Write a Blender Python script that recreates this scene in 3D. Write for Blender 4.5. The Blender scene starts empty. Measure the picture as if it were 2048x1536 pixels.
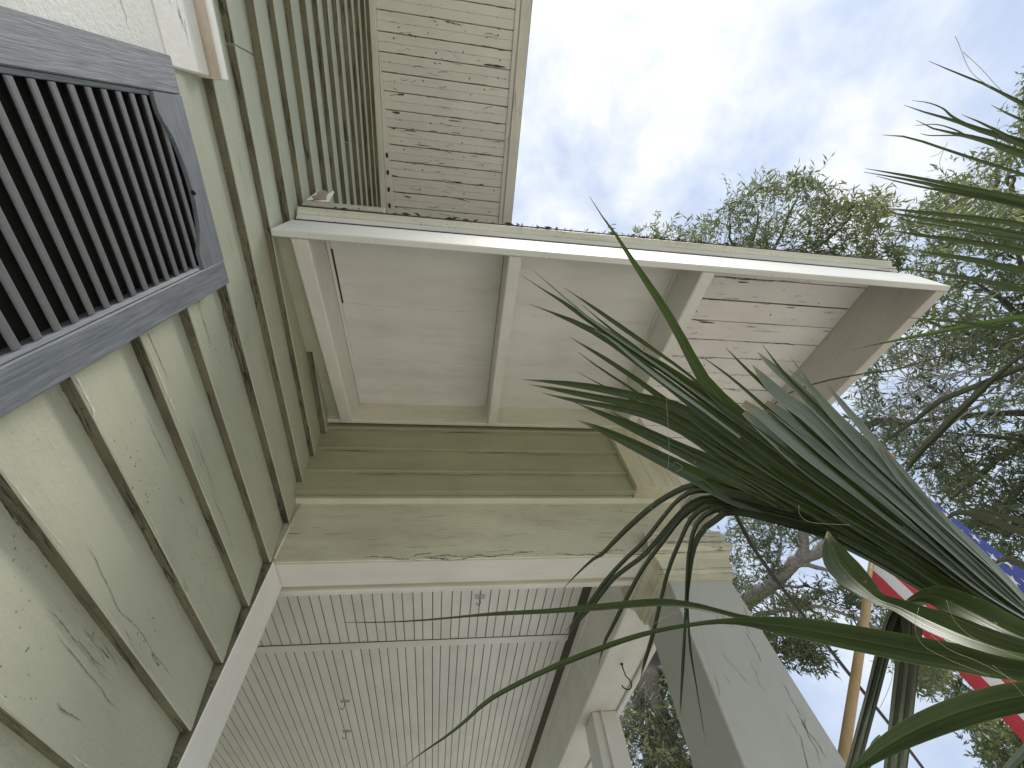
import bpy, bmesh, math, random
import numpy as np
from mathutils import Vector, Matrix, noise

random.seed(7)
scene = bpy.context.scene
col = scene.collection
S = 0.56            # metres per survey unit (camera to clapboard wall)
H = 1.6             # camera height above the ground
R = ((0.9901589318657942, -0.10177837286533295, -0.09605442448567808),
     (0.03809435256699583, 0.8564590069825935, -0.5148075268106435),
     (0.13466294942890195, 0.5060821397513205, 0.8519077167603507))
FPX = 798.51

# ---------------------------------------------------------------- camera
cd = bpy.data.cameras.new('camera'); cam = bpy.data.objects.new('camera', cd); col.objects.link(cam)
m = Matrix(((R[0][0], -R[1][0], -R[2][0]), (R[0][1], -R[1][1], -R[2][1]), (R[0][2], -R[1][2], -R[2][2]))).to_4x4()
m.translation = (0, 0, H)
cam.matrix_world = m
cd.sensor_width = 36; cd.lens = FPX * 36 / 2048
cd.clip_start = 0.01; cd.clip_end = 600
scene.camera = cam

# ---------------------------------------------------------------- sky, sun, exposure
SUN = Vector((0.27, -0.36, 0.89)).normalized()
world = bpy.data.worlds.new("World"); scene.world = world; world.use_nodes = True
nt = world.node_tree; nt.nodes.clear()
def N(t, typ, loc=None, **kw):
    n = t.nodes.new(typ)
    for k, v in kw.items(): setattr(n, k, v)
    return n
out = N(nt, 'ShaderNodeOutputWorld'); bg = N(nt, 'ShaderNodeBackground'); bg.inputs['Strength'].default_value = 0.1
sky = N(nt, 'ShaderNodeTexSky', sky_type='NISHITA'); sky.sun_disc = False
sky.sun_elevation = math.asin(SUN.z); sky.sun_rotation = math.atan2(SUN.x, SUN.y)
tc = N(nt, 'ShaderNodeTexCoord')
def math_(t, op, a, b=None, clamp=False):
    n = N(t, 'ShaderNodeMath', operation=op); n.use_clamp = clamp
    for i, v in enumerate((a, b)):
        if v is None: continue
        if isinstance(v, (int, float)): n.inputs[i].default_value = v
        else: t.links.new(v, n.inputs[i])
    return n.outputs[0]
def ramp(t, fac, stops):
    r = N(t, 'ShaderNodeValToRGB'); e = r.color_ramp.elements
    e[0].position, e[0].color = stops[0][0], stops[0][1]
    e[1].position, e[1].color = stops[-1][0], stops[-1][1]
    for p, c in stops[1:-1]:
        q = e.new(p); q.color = c
    t.links.new(fac, r.inputs[0]); return r.outputs[0]
def mixc(t, fac, a, b, mode='MIX'):
    n = N(t, 'ShaderNodeMix', data_type='RGBA', blend_type=mode)
    for s, v in ((0, fac), (6, a), (7, b)):
        if isinstance(v, (int, float)): n.inputs[s].default_value = v
        elif isinstance(v, tuple): n.inputs[s].default_value = (v + (1,))[:4]
        else: t.links.new(v, n.inputs[s])
    return n.outputs[2]
# cloud deck: soft mottled layer all over the dome
st_ = N(nt, 'ShaderNodeVectorMath', operation='MULTIPLY'); nt.links.new(tc.outputs['Generated'], st_.inputs[0]); st_.inputs[1].default_value = (1, 1, 1.25)
n1 = N(nt, 'ShaderNodeTexNoise'); n1.inputs['Scale'].default_value = 3.1; n1.inputs['Detail'].default_value = 5; n1.inputs['Roughness'].default_value = .5; n1.inputs['Distortion'].default_value = .2
nt.links.new(st_.outputs[0], n1.inputs['Vector'])
n2 = N(nt, 'ShaderNodeTexNoise'); n2.inputs['Scale'].default_value = 11; n2.inputs['Detail'].default_value = 5; n2.inputs['Roughness'].default_value = .55
nt.links.new(st_.outputs[0], n2.inputs['Vector'])
# thin cloud glows round the hidden sun
dotn = N(nt, 'ShaderNodeVectorMath', operation='DOT_PRODUCT'); nt.links.new(tc.outputs['Generated'], dotn.inputs[0]); dotn.inputs[1].default_value = SUN
glow = math_(nt, 'POWER', math_(nt, 'MAXIMUM', dotn.outputs['Value'], 0.0), 9.0)
thick = math_(nt, 'ADD', math_(nt, 'MULTIPLY', n1.outputs[0], .62), math_(nt, 'MULTIPLY', n2.outputs[0], .38))
thick = math_(nt, 'ADD', thick, math_(nt, 'MULTIPLY', glow, .21))
cloud = ramp(nt, thick, [(.36, (2.3, 2.75, 3.7, 1)), (.49, (2.85, 3.3, 4.1, 1)), (.58, (3.6, 3.92, 4.4, 1)), (.65, (4.25, 4.4, 4.6, 1)), (.76, (4.9, 4.92, 4.95, 1))])
cover = ramp(nt, n1.outputs[0], [(.25, (.8, .8, .8, 1)), (.45, (.97, .97, .97, 1))])
nt.links.new(mixc(nt, cover, sky.outputs[0], cloud), bg.inputs['Color'])
nt.links.new(bg.outputs[0], out.inputs[0])

sl = bpy.data.lights.new('sun', 'SUN'); sl.energy = 2.4; sl.angle = math.radians(25); sl.color = (1, .96, .9)
so = bpy.data.objects.new('sun', sl); col.objects.link(so)
so.rotation_euler = (-SUN).to_track_quat('-Z', 'Y').to_euler(); so.location = (3, -3, 12)

vs = scene.view_settings
vs.view_transform = 'Standard'; vs.look = 'None'; vs.gamma = 1.0; vs.use_curve_mapping = False
vs.exposure = 1.2
scene.cycles.use_denoising = True
scene.cycles.max_bounces = 8
scene.cycles.diffuse_bounces = 5
scene.cycles.transparent_max_bounces = 4

# ---------------------------------------------------------------- helpers
def W(x, y, z): return Vector((x * S, y * S, z * S + H))
def px(u, v, t):
    """world point seen in direction (u, v) of the 2048 x 1536 photograph, t metres from the camera"""
    a = ((u - 1024) / FPX, (v - 768) / FPX, 1.0)
    d = Vector([sum(R[k][i] * a[k] for k in range(3)) for i in range(3)]).normalized()
    return d * t + Vector((0, 0, H))
def empty(name, loc, label, cat, group=None):
    o = bpy.data.objects.new(name, None); col.objects.link(o); o.location = loc; o.empty_display_size = .1
    o['label'] = label; o['category'] = cat
    if group: o['group'] = group
    return o
def wloc(p):
    v = Vector((0, 0, 0))
    while p is not None: v += p.location; p = p.parent
    return v
def link(name, me, parent=None, loc=None):
    o = bpy.data.objects.new(name, me); col.objects.link(o)
    if parent: o.parent = parent
    if loc is not None: o.location = loc
    return o
def mesh(name, verts, faces, mats, parent=None, midx=None, smooth=False):
    """verts in world metres; the object is centred on its first vertex average and parented"""
    vv = np.array([tuple(v) for v in verts], dtype=float); c = Vector(vv.mean(0))
    me = bpy.data.meshes.new(name)
    me.from_pydata([tuple(Vector(v) - c) for v in vv], [], faces)
    if not isinstance(mats, (list, tuple)): mats = [mats]
    for mm in mats: me.materials.append(mm)
    if midx: me.polygons.foreach_set('material_index', midx)
    if smooth: me.polygons.foreach_set('use_smooth', [True] * len(me.polygons))
    me.update()
    return link(name, me, parent, c - wloc(parent))
BOXF = [(0, 3, 2, 1), (4, 5, 6, 7), (0, 1, 5, 4), (1, 2, 6, 5), (2, 3, 7, 6), (3, 0, 4, 7)]
def prism(name, prof, axis, a0, a1, mats, parent, bevel=.002, midx=None, kind=None):
    """closed profile (survey units, in the plane across axis) swept from a0 to a1 along axis"""
    bm = bmesh.new(); n = len(prof); rings = []
    for a in (a0, a1):
        r = []
        for (p, q) in prof:
            if axis == 'X': c = W(a, p, q)
            elif axis == 'Y': c = W(p, a, q)
            else: c = W(p, q, a)
            r.append(bm.verts.new(c))
        rings.append(r)
    fs = []
    for i in range(n):
        f = bm.faces.new((rings[0][i], rings[0][(i + 1) % n], rings[1][(i + 1) % n], rings[1][i]))
        if midx: f.material_index = midx[i]
        fs.append(f)
    bm.faces.new(rings[0][::-1]); bm.faces.new(rings[1])
    bmesh.ops.recalc_face_normals(bm, faces=bm.faces[:])
    if bevel:
        bmesh.ops.bevel(bm, geom=bm.edges[:], offset=bevel, segments=1, affect='EDGES', profile=.5, clamp_overlap=True)
    return bmobj(name, bm, mats, parent)
def bmobj(name, bm, mats, parent, smooth=False):
    c = Vector((0, 0, 0))
    for v in bm.verts: c += v.co
    c /= max(1, len(bm.verts))
    for v in bm.verts: v.co -= c
    me = bpy.data.meshes.new(name); bm.to_mesh(me); bm.free()
    if not isinstance(mats, (list, tuple)): mats = [mats]
    for mm in mats: me.materials.append(mm)
    if smooth: me.polygons.foreach_set('use_smooth', [True] * len(me.polygons))
    return link(name, me, parent, c - wloc(parent))
def box(name, x0, x1, y0, y1, z0, z1, mats, parent, bevel=.002):
    return prism(name, [(x0, y0), (x1, y0), (x1, y1), (x0, y1)], 'Z', z0, z1, mats, parent, bevel)
def hexa(name, c8, mats, parent, bevel=.002):
    """eight world corners, bottom ring then top ring"""
    bm = bmesh.new(); v = [bm.verts.new(c) for c in c8]
    for f in BOXF: bm.faces.new([v[i] for i in f])
    bmesh.ops.recalc_face_normals(bm, faces=bm.faces[:])
    if bevel: bmesh.ops.bevel(bm, geom=bm.edges[:], offset=bevel, segments=1, affect='EDGES', profile=.5, clamp_overlap=True)
    return bmobj(name, bm, mats, parent)
def tube_data(pts, radii, sides=8, cap=True):
    pts = [Vector(p) for p in pts]; V = []; F = []
    prev = None
    for i, p in enumerate(pts):
        d = (pts[min(i + 1, len(pts) - 1)] - pts[max(i - 1, 0)]).normalized()
        if prev is None:
            a = d.orthogonal().normalized()
        else:
            a = (prev - d * prev.dot(d)).normalized()
        prev = a; b = d.cross(a)
        for k in range(sides):
            t = 2 * math.pi * k / sides
            V.append(p + (a * math.cos(t) + b * math.sin(t)) * radii[i])
    for i in range(len(pts) - 1):
        for k in range(sides):
            F.append((i * sides + k, i * sides + (k + 1) % sides, (i + 1) * sides + (k + 1) % sides, (i + 1) * sides + k))
    if cap:
        F.append(tuple(range(sides))[::-1]); F.append(tuple((len(pts) - 1) * sides + k for k in range(sides)))
    return V, F
def tube(name, pts, radii, mat, parent=None, sides=8):
    if isinstance(radii, (int, float)): radii = [radii] * len(pts)
    V, F = tube_data(pts, radii, sides)
    return mesh(name, V, F, mat, parent, smooth=True)
def spline(P, n):
    """Catmull-Rom through rows of P, n samples evenly along the length"""
    P = np.array(P, float); Q = np.vstack([2 * P[0] - P[1], P, 2 * P[-1] - P[-2]]); outp = []
    for i in range(1, len(Q) - 2):
        for t in np.linspace(0, 1, 12, endpoint=False):
            a, b, c, d = Q[i - 1], Q[i], Q[i + 1], Q[i + 2]
            outp.append(.5 * ((2 * b) + (-a + c) * t + (2 * a - 5 * b + 4 * c - d) * t * t + (-a + 3 * b - 3 * c + d) * t ** 3))
    outp.append(P[-1]); o = np.array(outp)
    L = np.concatenate([[0], np.cumsum(np.linalg.norm(np.diff(o[:, :2], axis=0), axis=1))])
    s = np.linspace(0, L[-1], n)
    return np.stack([np.interp(s, L, o[:, k]) for k in range(o.shape[1])], 1)

# ---------------------------------------------------------------- materials
def newmat(name):
    mt = bpy.data.materials.new(name); mt.use_nodes = True
    t = mt.node_tree; b = t.nodes['Principled BSDF']; return mt, t, b
def coords(t, scale, rnd=True):
    tcn = N(t, 'ShaderNodeTexCoord'); v = tcn.outputs['Object']
    if rnd:
        oi = N(t, 'ShaderNodeObjectInfo')
        mul = N(t, 'ShaderNodeVectorMath', operation='ADD'); t.links.new(v, mul.inputs[0])
        sc = N(t, 'ShaderNodeVectorMath', operation='SCALE'); sc.inputs[0].default_value = (13.1, 7.7, 9.3); t.links.new(oi.outputs['Random'], sc.inputs['Scale'])
        t.links.new(sc.outputs[0], mul.inputs[1]); v = mul.outputs[0]
    mp = N(t, 'ShaderNodeVectorMath', operation='MULTIPLY'); t.links.new(v, mp.inputs[0]); mp.inputs[1].default_value = scale
    return mp.outputs[0]
def noise_(t, vec, scale=1, detail=4, rough=.55, dist=0):
    n = N(t, 'ShaderNodeTexNoise'); n.inputs['Scale'].default_value = scale; n.inputs['Detail'].default_value = detail
    n.inputs['Roughness'].default_value = rough; n.inputs['Distortion'].default_value = dist; t.links.new(vec, n.inputs['Vector']); return n.outputs[0]
def paint(name, colr, axis='Y', crack=.5, grime=.3, grime_col=(.16, .14, .09), rough=.5, grain=.25, specks=.0, bump=.5, crack_col=(.07, .06, .045)):
    """old brushed paint on boards that run along axis: colour drift, grime, hairline cracks along the grain, lumpy brush relief"""
    mt, t, b = newmat(name)
    st = lambda along, across: tuple(along if a == axis else across for a in 'XYZ')
    big = noise_(t, coords(t, (2.2, 2.2, 2.2)), 1, 3, .6)
    blot = noise_(t, coords(t, st(3, 11)), 1, 5, .65)
    c = mixc(t, ramp(t, big, [(.3, (0, 0, 0, 1)), (.7, (1, 1, 1, 1))]), tuple(x * .92 for x in colr), tuple(min(1, x * 1.06) for x in colr))
    g = math_(t, 'MULTIPLY', ramp(t, blot, [(.44, (0, 0, 0, 1)), (.78, (1, 1, 1, 1))]), grime)
    c = mixc(t, g, c, grime_col)
    bumpsrc = noise_(t, coords(t, st(14, 120)), 1, 4, .6)
    fine = noise_(t, coords(t, (130, 130, 130)), 1, 4, .65)
    hgt = math_(t, 'ADD', math_(t, 'MULTIPLY', bumpsrc, grain), math_(t, 'MULTIPLY', fine, .3))
    if crack > 0:
        def lines(al, ac, wd, lo, hi, ma, mc):
            cn = noise_(t, coords(t, st(al, ac)), 1, 5, .6, .5)
            l = ramp(t, math_(t, 'ABSOLUTE', math_(t, 'SUBTRACT', cn, .5)), [(0, (1, 1, 1, 1)), (wd, (0, 0, 0, 1))])
            mk = noise_(t, coords(t, st(ma, mc)), 1, 3, .55)
            return math_(t, 'MULTIPLY', l, ramp(t, mk, [(lo, (0, 0, 0, 1)), (hi, (1, 1, 1, 1))]))
        q = .24 * crack
        cr = math_(t, 'MAXIMUM', lines(2.0, 36, .010, .72 - q, .80 - q, 2.0, 9), math_(t, 'MULTIPLY', lines(6, 110, .020, .76 - q, .84 - q, 3, 17), .7))
        c = mixc(t, math_(t, 'MULTIPLY', cr, .8), c, crack_col)
        hgt = math_(t, 'SUBTRACT', hgt, math_(t, 'MULTIPLY', cr, 1.1))
    if specks > 0:
        vo = N(t, 'ShaderNodeTexVoronoi'); vo.inputs['Scale'].default_value = 75; t.links.new(coords(t, (1, 1, 1)), vo.inputs['Vector'])
        sm = noise_(t, coords(t, (4, 4, 4)), 1, 3, .6)
        sp = math_(t, 'MULTIPLY', ramp(t, vo.outputs['Distance'], [(.1, (1, 1, 1, 1)), (.17, (0, 0, 0, 1))]), ramp(t, sm, [(.62 - .25 * specks, (0, 0, 0, 1)), (.72 - .2 * specks, (1, 1, 1, 1))]))
        c = mixc(t, sp, c, (.05, .05, .035))
    t.links.new(c, b.inputs['Base Color']); b.inputs['Roughness'].default_value = rough; b.inputs['Specular IOR Level'].default_value = .35
    bp = N(t, 'ShaderNodeBump'); bp.inputs['Strength'].default_value = min(1, bump * 1.3); bp.inputs['Distance'].default_value = .005
    t.links.new(hgt, bp.inputs['Height']); t.links.new(bp.outputs[0], b.inputs['Normal'])
    return mt
def plain(name, colr, rough=.6, metal=0, var=.15, scale=20):
    mt, t, b = newmat(name)
    n = noise_(t, coords(t, (scale,) * 3), 1, 4, .6)
    t.links.new(mixc(t, n, tuple(x * (1 - var) for x in colr), tuple(min(1, x * (1 + var)) for x in colr)), b.inputs['Base Color'])
    b.inputs['Roughness'].default_value = rough; b.inputs['Metallic'].default_value = metal
    return mt

GREEN = (.475, .49, .385)
M = {}
M['siding'] = paint('green_siding_paint', GREEN, 'Y', crack=.18, grime=.3, grime_col=(.30, .285, .19), specks=.35, bump=.7)
M['siding_under'] = paint('mildewed_shaded_siding_edge', (.185, .175, .122), 'Y', crack=1.0, grime=.9, grime_col=(.045, .042, .03), specks=1.0, bump=.9)  # mildew and the shade under each lap, both put into the colour
M['strip'] = paint('green_gable_strip_paint', (.36, .355, .24), 'X', crack=.2, grime=.4, grime_col=(.17, .17, .11))
M['cream'] = paint('cream_trim_paint', (.66, .645, .53), 'X', crack=.35, grime=.35, grime_col=(.34, .30, .2))
M['beamface'] = paint('cream_beam_paint', (.57, .555, .425), 'X', crack=.12, grime=.5, grime_col=(.27, .23, .13), specks=.25, bump=.9)
M['casing'] = paint('white_window_casing_paint', (.70, .71, .665), 'Y', crack=.25, grime=.2, grime_col=(.45, .42, .3), bump=.9)
M['white'] = paint('white_trim_paint', (.79, .78, .74), 'X', crack=.15, grime=.25, grime_col=(.42, .39, .3))
M['whitey'] = paint('white_trim_paint_lengthwise', (.78, .765, .725), 'Y', crack=.25, grime=.25, grime_col=(.42, .38, .3))
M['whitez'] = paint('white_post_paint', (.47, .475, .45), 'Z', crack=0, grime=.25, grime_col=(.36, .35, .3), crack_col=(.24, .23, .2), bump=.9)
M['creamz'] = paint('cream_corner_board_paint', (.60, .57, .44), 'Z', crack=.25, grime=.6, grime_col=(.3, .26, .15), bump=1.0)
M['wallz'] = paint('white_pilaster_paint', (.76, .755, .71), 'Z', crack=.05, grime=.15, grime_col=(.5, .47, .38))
M['fascia'] = paint('white_metal_fascia', (.64, .645, .63), 'X', crack=0, grime=.16, grime_col=(.45, .43, .33), rough=.6, grain=.02, specks=.3, bump=.15)
M['drip'] = paint('stained_drip_edge', (.66, .655, .58), 'X', crack=0, grime=.5, grime_col=(.3, .28, .2), rough=.45, grain=.05, specks=.75, bump=.3)
M['eave'] = paint('peeling_eave_board_paint', (.73, .705, .67), 'X', crack=.25, grime=.22, grime_col=(.42, .38, .33), specks=.12, bump=.8, crack_col=(.045, .035, .03))
M['eavey'] = paint('eave_trim_paint', (.71, .685, .65), 'Y', crack=.45, grime=.35, grime_col=(.36, .3, .24), bump=.7)
M['panel'] = paint('plywood_soffit_paint', (.73, .72, .69), 'X', crack=0, grime=.45, grime_col=(.46, .44, .385), grain=.1, bump=.3)
M['rafter'] = paint('rafter_paint', (.72, .71, .67), 'Y', crack=.2, grime=.3, grime_col=(.38, .35, .28), bump=.9)
M['barge'] = paint('barge_board_paint', (.58, .56, .52), 'Y', crack=.15, grime=.35, grime_col=(.36, .32, .26), grain=.7, bump=1.0)
M['bead'] = paint('beadboard_paint', (.82, .81, .78), 'Y', crack=.06, grime=.15, grime_col=(.45, .43, .38), grain=.1, bump=.25)
M['groove'] = plain('darker_board_groove', (.38, .37, .34), .9, 0, .25, 30)  # groove faces toned darker than the boards
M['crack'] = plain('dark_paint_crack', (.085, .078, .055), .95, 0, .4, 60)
M['crackgrey'] = plain('grey_paint_crack', (.17, .165, .145), .95, 0, .35, 60)
M['flash'] = plain('stained_flashing_metal', (.40, .38, .31), .6, 0, .3, 30)
M['chip'] = plain('pale_chipped_paint_edge', (.60, .62, .52), .8, 0, .15, 60)
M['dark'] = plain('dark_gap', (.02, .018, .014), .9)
M['darktrim'] = plain('shade_brown_trim', (.07, .062, .048), .7)  # shade along the ceiling edge put into a dark brown
M['shingle'] = plain('grey_asphalt_shingle', (.06, .058, .055), .9, 0, .4, 60)
M['core'] = plain('wall_sheathing', (.1, .09, .07), .9)
M['rust'] = paint('rust_stained_cap_underside', (.62, .56, .49), 'Y', crack=.2, grime=.9, grime_col=(.30, .21, .13))
M['bare'] = plain('bare_weathered_wood', (.09, .065, .05), .9, 0, .4, 90)
M['grass'] = plain('lawn_green', (.16, .16, .08), .95, 0, .4, 3)
M['concrete'] = plain('concrete_pavement', (.52, .50, .46), .9, 0, .15, 4)
M['steel'] = plain('dark_wire_hook', (.03, .03, .03), .35, .8)
M['clear'] = plain('clear_plastic_pad', (.42, .42, .41), .25)
M['paper'] = plain('white_paper', (.8, .8, .8), .8)
M['brownpaper'] = plain('brown_wad', (.3, .26, .2), .9)
M['litter'] = plain('dry_leaf_litter', (.05, .04, .028), .95, 0, .5, 40)
M['cable'] = plain('black_cable', (.012, .012, .012), .5)

# charcoal shutter plastic with moulded wood grain
def grainplastic(name, axis):
    mt, t, b = newmat(name)
    st = tuple(18 if a == axis else 330 for a in 'XYZ')
    g = noise_(t, coords(t, st), 1, 3, .6, .3)
    blot = noise_(t, coords(t, (14, 14, 14)), 1, 4, .6)
    c = mixc(t, ramp(t, g, [(.3, (0, 0, 0, 1)), (.7, (1, 1, 1, 1))]), (.098, .110, .124), (.21, .234, .262))
    c = mixc(t, ramp(t, blot, [(.4, (0, 0, 0, 1)), (.75, (.45, .45, .45, 1))]), c, (.22, .228, .25))
    t.links.new(c, b.inputs['Base Color']); b.inputs['Roughness'].default_value = .5
    bp = N(t, 'ShaderNodeBump'); bp.inputs['Strength'].default_value = .45; bp.inputs['Distance'].default_value = .0015
    t.links.new(g, bp.inputs['Height']); t.links.new(bp.outputs[0], b.inputs['Normal'])
    return mt
M['shutz'] = grainplastic('charcoal_shutter_stile', 'Z')
M['shuty'] = grainplastic('charcoal_shutter_rail', 'Y')
M['slat'] = plain('charcoal_louver', (.125, .128, .134), .5, 0, .25, 120)

# ---------------------------------------------------------------- ground
def structure(o): o['kind'] = 'structure'; return o
g = 150
structure(mesh('ground', [(-g, -g, 0), (g, -g, 0), (g, g, 0), (-g, g, 0)], [(0, 1, 2, 3)], M['grass']))
structure(mesh('pavement', [(-.53, -5, .004), (4.5, -5, .004), (4.5, 9, .004), (-.53, 9, .004)], [(0, 1, 2, 3)], M['concrete']))

# ---------------------------------------------------------------- house
ZG = -H / S
house = empty('house', (-.7, 0, 0), 'old pale green clapboard house wall with peeling white eave high above', 'house')
core = prism('wall_core', [(-1.068, -3.6), (-1.068, 2.34), (-5, 2.34), (-5, -3.6)], 'Z', ZG, 5.50, M['core'], house, 0)
core2 = prism('wall_core', [(-1.068, 2.345), (-1.068, 7), (-5, 7), (-5, 2.345)], 'Z', 2.95, 5.50, M['core'], house, 0)
butts = [.765, 1.0085, 1.268, 1.522, 1.80, 2.07, 2.327, 2.594, 2.848, 3.103, 3.368, 3.615, 3.857, 4.12, 4.371, 4.619, 4.875, 5.14, 5.383]
low = [.765 - .2565 * k for k in range(14, 0, -1)]
allb = low + butts
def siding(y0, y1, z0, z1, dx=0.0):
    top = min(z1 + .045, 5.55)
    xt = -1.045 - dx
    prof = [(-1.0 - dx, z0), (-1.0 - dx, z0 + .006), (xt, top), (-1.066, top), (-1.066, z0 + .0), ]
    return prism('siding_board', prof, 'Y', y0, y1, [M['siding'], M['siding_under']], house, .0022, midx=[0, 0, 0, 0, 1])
for i, z0 in enumerate(allb):
    z1 = allb[i + 1] if i + 1 < len(allb) else 5.60
    end = (2.121 if z0 < 1.3 else 2.137) if z0 < 2.75 else 7.0
    dx = random.uniform(-.002, .002)
    if abs(z0 - 2.327) < .01:
        siding(-3.5, -.2605, z0, z1, dx); siding(-.258, end, z0, z1, dx + .0015)
    elif abs(z0 - .5085) < .02:
        siding(-3.5, -1.9, z0, z1, dx); siding(-1.898, end, z0, z1, dx)
    elif abs(z0 - 4.12) < .01:
        siding(-3.5, .1, z0, z1, dx); siding(.102, end, z0, z1, dx)
    else:
        siding(-3.5, end, z0, z1, dx)
# dark gaps where the clapboard ends meet the pilaster
for i, z0 in enumerate(allb):
    if -1.2 < z0 < 1.6: pass
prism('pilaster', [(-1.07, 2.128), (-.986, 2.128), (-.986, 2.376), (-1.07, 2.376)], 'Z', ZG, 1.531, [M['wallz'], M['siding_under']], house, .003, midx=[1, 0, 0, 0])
# window head behind the shutter: casing, frieze board and drip cap
prism('window_casing', [(-1.05, -2.2), (-.982, -2.2), (-.982, -.118), (-1.05, -.118)], 'Z', 1.2, 1.768, M['casing'], house, .003)
prism('window_frieze', [(-1.05, -2.2), (-.985, -2.2), (-.985, -.116), (-1.05, -.116)], 'Z', 1.774, 2.025, M['white'], house, .003)
prism('drip_cap', [(-1.04, 2.027), (-.944, 2.03), (-.944, 2.078), (-1.04, 2.10)], 'Y', -2.24, -.112, [M['whitey'], M['rust']], house, .0025, midx=[1, 0, 0, 0])
# main eave
structure_z = 5.55
pitch = .1682
y = -4.1
while y < 3.4:
    dz = random.uniform(-.003, .003)
    y0, y1 = y + .0022 + random.uniform(0, .003), y + pitch - .0022 - random.uniform(0, .002)
    ym = (y0 + y1) / 2
    prof = [(y0 + .004, 5.553 + dz), (ym - .004, 5.553 + dz), (ym, 5.558 + dz), (ym + .004, 5.553 + dz), (y1 - .004, 5.553 + dz), (y1, 5.557 + dz), (y1, 5.60), (y0, 5.60), (y0, 5.557 + dz)]
    prism('soffit_board', prof, 'X', -.985, .445, M['eave'], house, 0)
    y += pitch
box('soffit_backing', -1.05, .60, -4.2, 7, 5.604, 5.62, M['dark'], house, 0)
box('soffit_batten', .446, .497, -4.2, 7, 5.525, 5.60, M['eavey'], house, .003)
prism('eave_fascia', [(.4985, 5.50), (.609, 5.50), (.609, 6.0), (.4985, 6.0)], 'Y', -4.2, 7, M['eavey'], house, .004)
prism('metal_drip_edge', [(.6105, 5.56), (.620, 5.56), (.620, 6.05), (.6105, 6.05)], 'Y', -4.2, 7, M['shingle'], house, .001)
prism('main_roof', [(-5, 8.2), (-5, 8.3), (.66, 6.08), (.66, 6.01), (.58, 6.01)], 'Y', -4.25, 7, M['shingle'], house, .004)
box('frieze_trim', -1.03, -.962, -4.2, 7, 5.475, 5.548, M['eavey'], house, .003)
hexa('tapered_filler_board', [W(-.960, -.70, 5.520), W(-.945, -.70, 5.520), W(-.846, 1.25, 5.520), W(-.960, 1.25, 5.520),
                     W(-.960, -.70, 5.549), W(-.945, -.70, 5.549), W(-.846, 1.25, 5.549), W(-.960, 1.25, 5.549)], M['eavey'], house, .002)
for yy in (.22, .40, .584, .765):
    box('vent_slot', -.937, -.912, yy - .022, yy + .026, 5.512, 5.5195, M['dark'], house, 0)
# paint lost to bare wood on a few boards
def flake(x, y, lx, ly, z, mat, parent):
    n = 14; c = W(x, y, z); V = []
    for k in range(n):
        a = 2 * math.pi * k / n; r = random.uniform(.55, 1.1)
        V.append(c + Vector((math.cos(a) * lx * r, math.sin(a) * ly * r, 0)))
    V += [v + Vector((0, 0, .0006)) for v in V]
    F = [tuple(range(n))[::-1]] + [tuple(n + k for k in range(n))] + [(k, (k + 1) % n, n + (k + 1) % n, n + k) for k in range(n)]
    return mesh('bare_patch', V, F, mat, parent)
for (x, y, lx, ly) in [(-.80, -.212, .03, .007), (-.75, -.385, .025, .005), (.27, -.755, .07, .007), (-.1, .43, .035, .005), (-.5, .08, .06, .003), (-.65, -.05, .05, .004), (-.15, -.2, .05, .004), (-.05, .62, .03, .003), (-.7, .65, .03, .004), (.2, .43, .02, .004)]:
    flake(x, y, lx, ly, 5.5505, M['bare'], house)
# ---------------------------------------------------------------- porch
porch = empty('porch', (.2, 2.0, 0), 'white and cream side porch with beadboard ceiling and wide sloping eave', 'porch')
SL = .249
def zr(y, off=0.0): return 2.305 + SL * (y - .485) + off      # underside of rafters
XL, XR = -.998, 3.215
prism('eave_fascia', [(.487, 2.305), (.525, 2.305), (.525, 2.60), (.487, 2.60)], 'X', XL, XR, M['fascia'], porch, .003)
prism('fascia_gap', [(.4935, 2.6005), (.525, 2.6005), (.525, 2.6665), (.4935, 2.6665)], 'X', XL, XR - .10, M['dark'], porch, 0)
prism('crown_moulding', [(.4915, 2.668), (.505, 2.676), (.530, 2.73), (.470, 2.714), (.474, 2.700)], 'X', XL, XR - .02, M['fascia'], porch, .0015)
prism('drip_edge', [(.466, 2.703), (.476, 2.703), (.476, 2.72), (.55, 2.755), (.55, 2.762), (.434, 2.735), (.434, 2.727), (.448, 2.722)], 'X', XL, XR - .05, M['drip'], porch, .0008)
def slab(name, x0, x1, y0, y1, o0, o1, mat, bevel=.002, parent=None):
    return hexa(name, [W(x0, y0, zr(y0, o0)), W(x1, y0, zr(y0, o0)), W(x1, y1, zr(y1, o0)), W(x0, y1, zr(y1, o0)),
                       W(x0, y0, zr(y0, o1)), W(x1, y0, zr(y0, o1)), W(x1, y1, zr(y1, o1)), W(x0, y1, zr(y1, o1))], mat, parent or porch, bevel)
slab('shingle_roof', -1.0, 3.16, .430, 5.3, .462, .480, M['shingle'], .002)
prism('shingle_roof', [(5.3, zr(5.3, .462)), (5.3, zr(5.3, .48)), (9.5, zr(1.2, .48)), (9.5, zr(1.2, .46))], 'X', -1.0, 3.16, M['shingle'], porch, .002)
for x0, x1 in ((-.912, -.822), (.262, .338), (1.456, 1.545)):
    slab('rafter', x0, x1, .527, 2.018 if x0 < 1.4 else 5.2, 0.0, .268, M['rafter'], .004)
slab('nailer', -1.055, -.9145, .527, 2.018, .075, .268, M['siding'], .003)
slab('soffit_panel', -.820, .26, .527, 2.0, .27, .285, M['panel'], 0)
slab('soffit_panel', .340, 1.454, .527, 2.0, .27, .285, M['panel'], 0)
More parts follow.
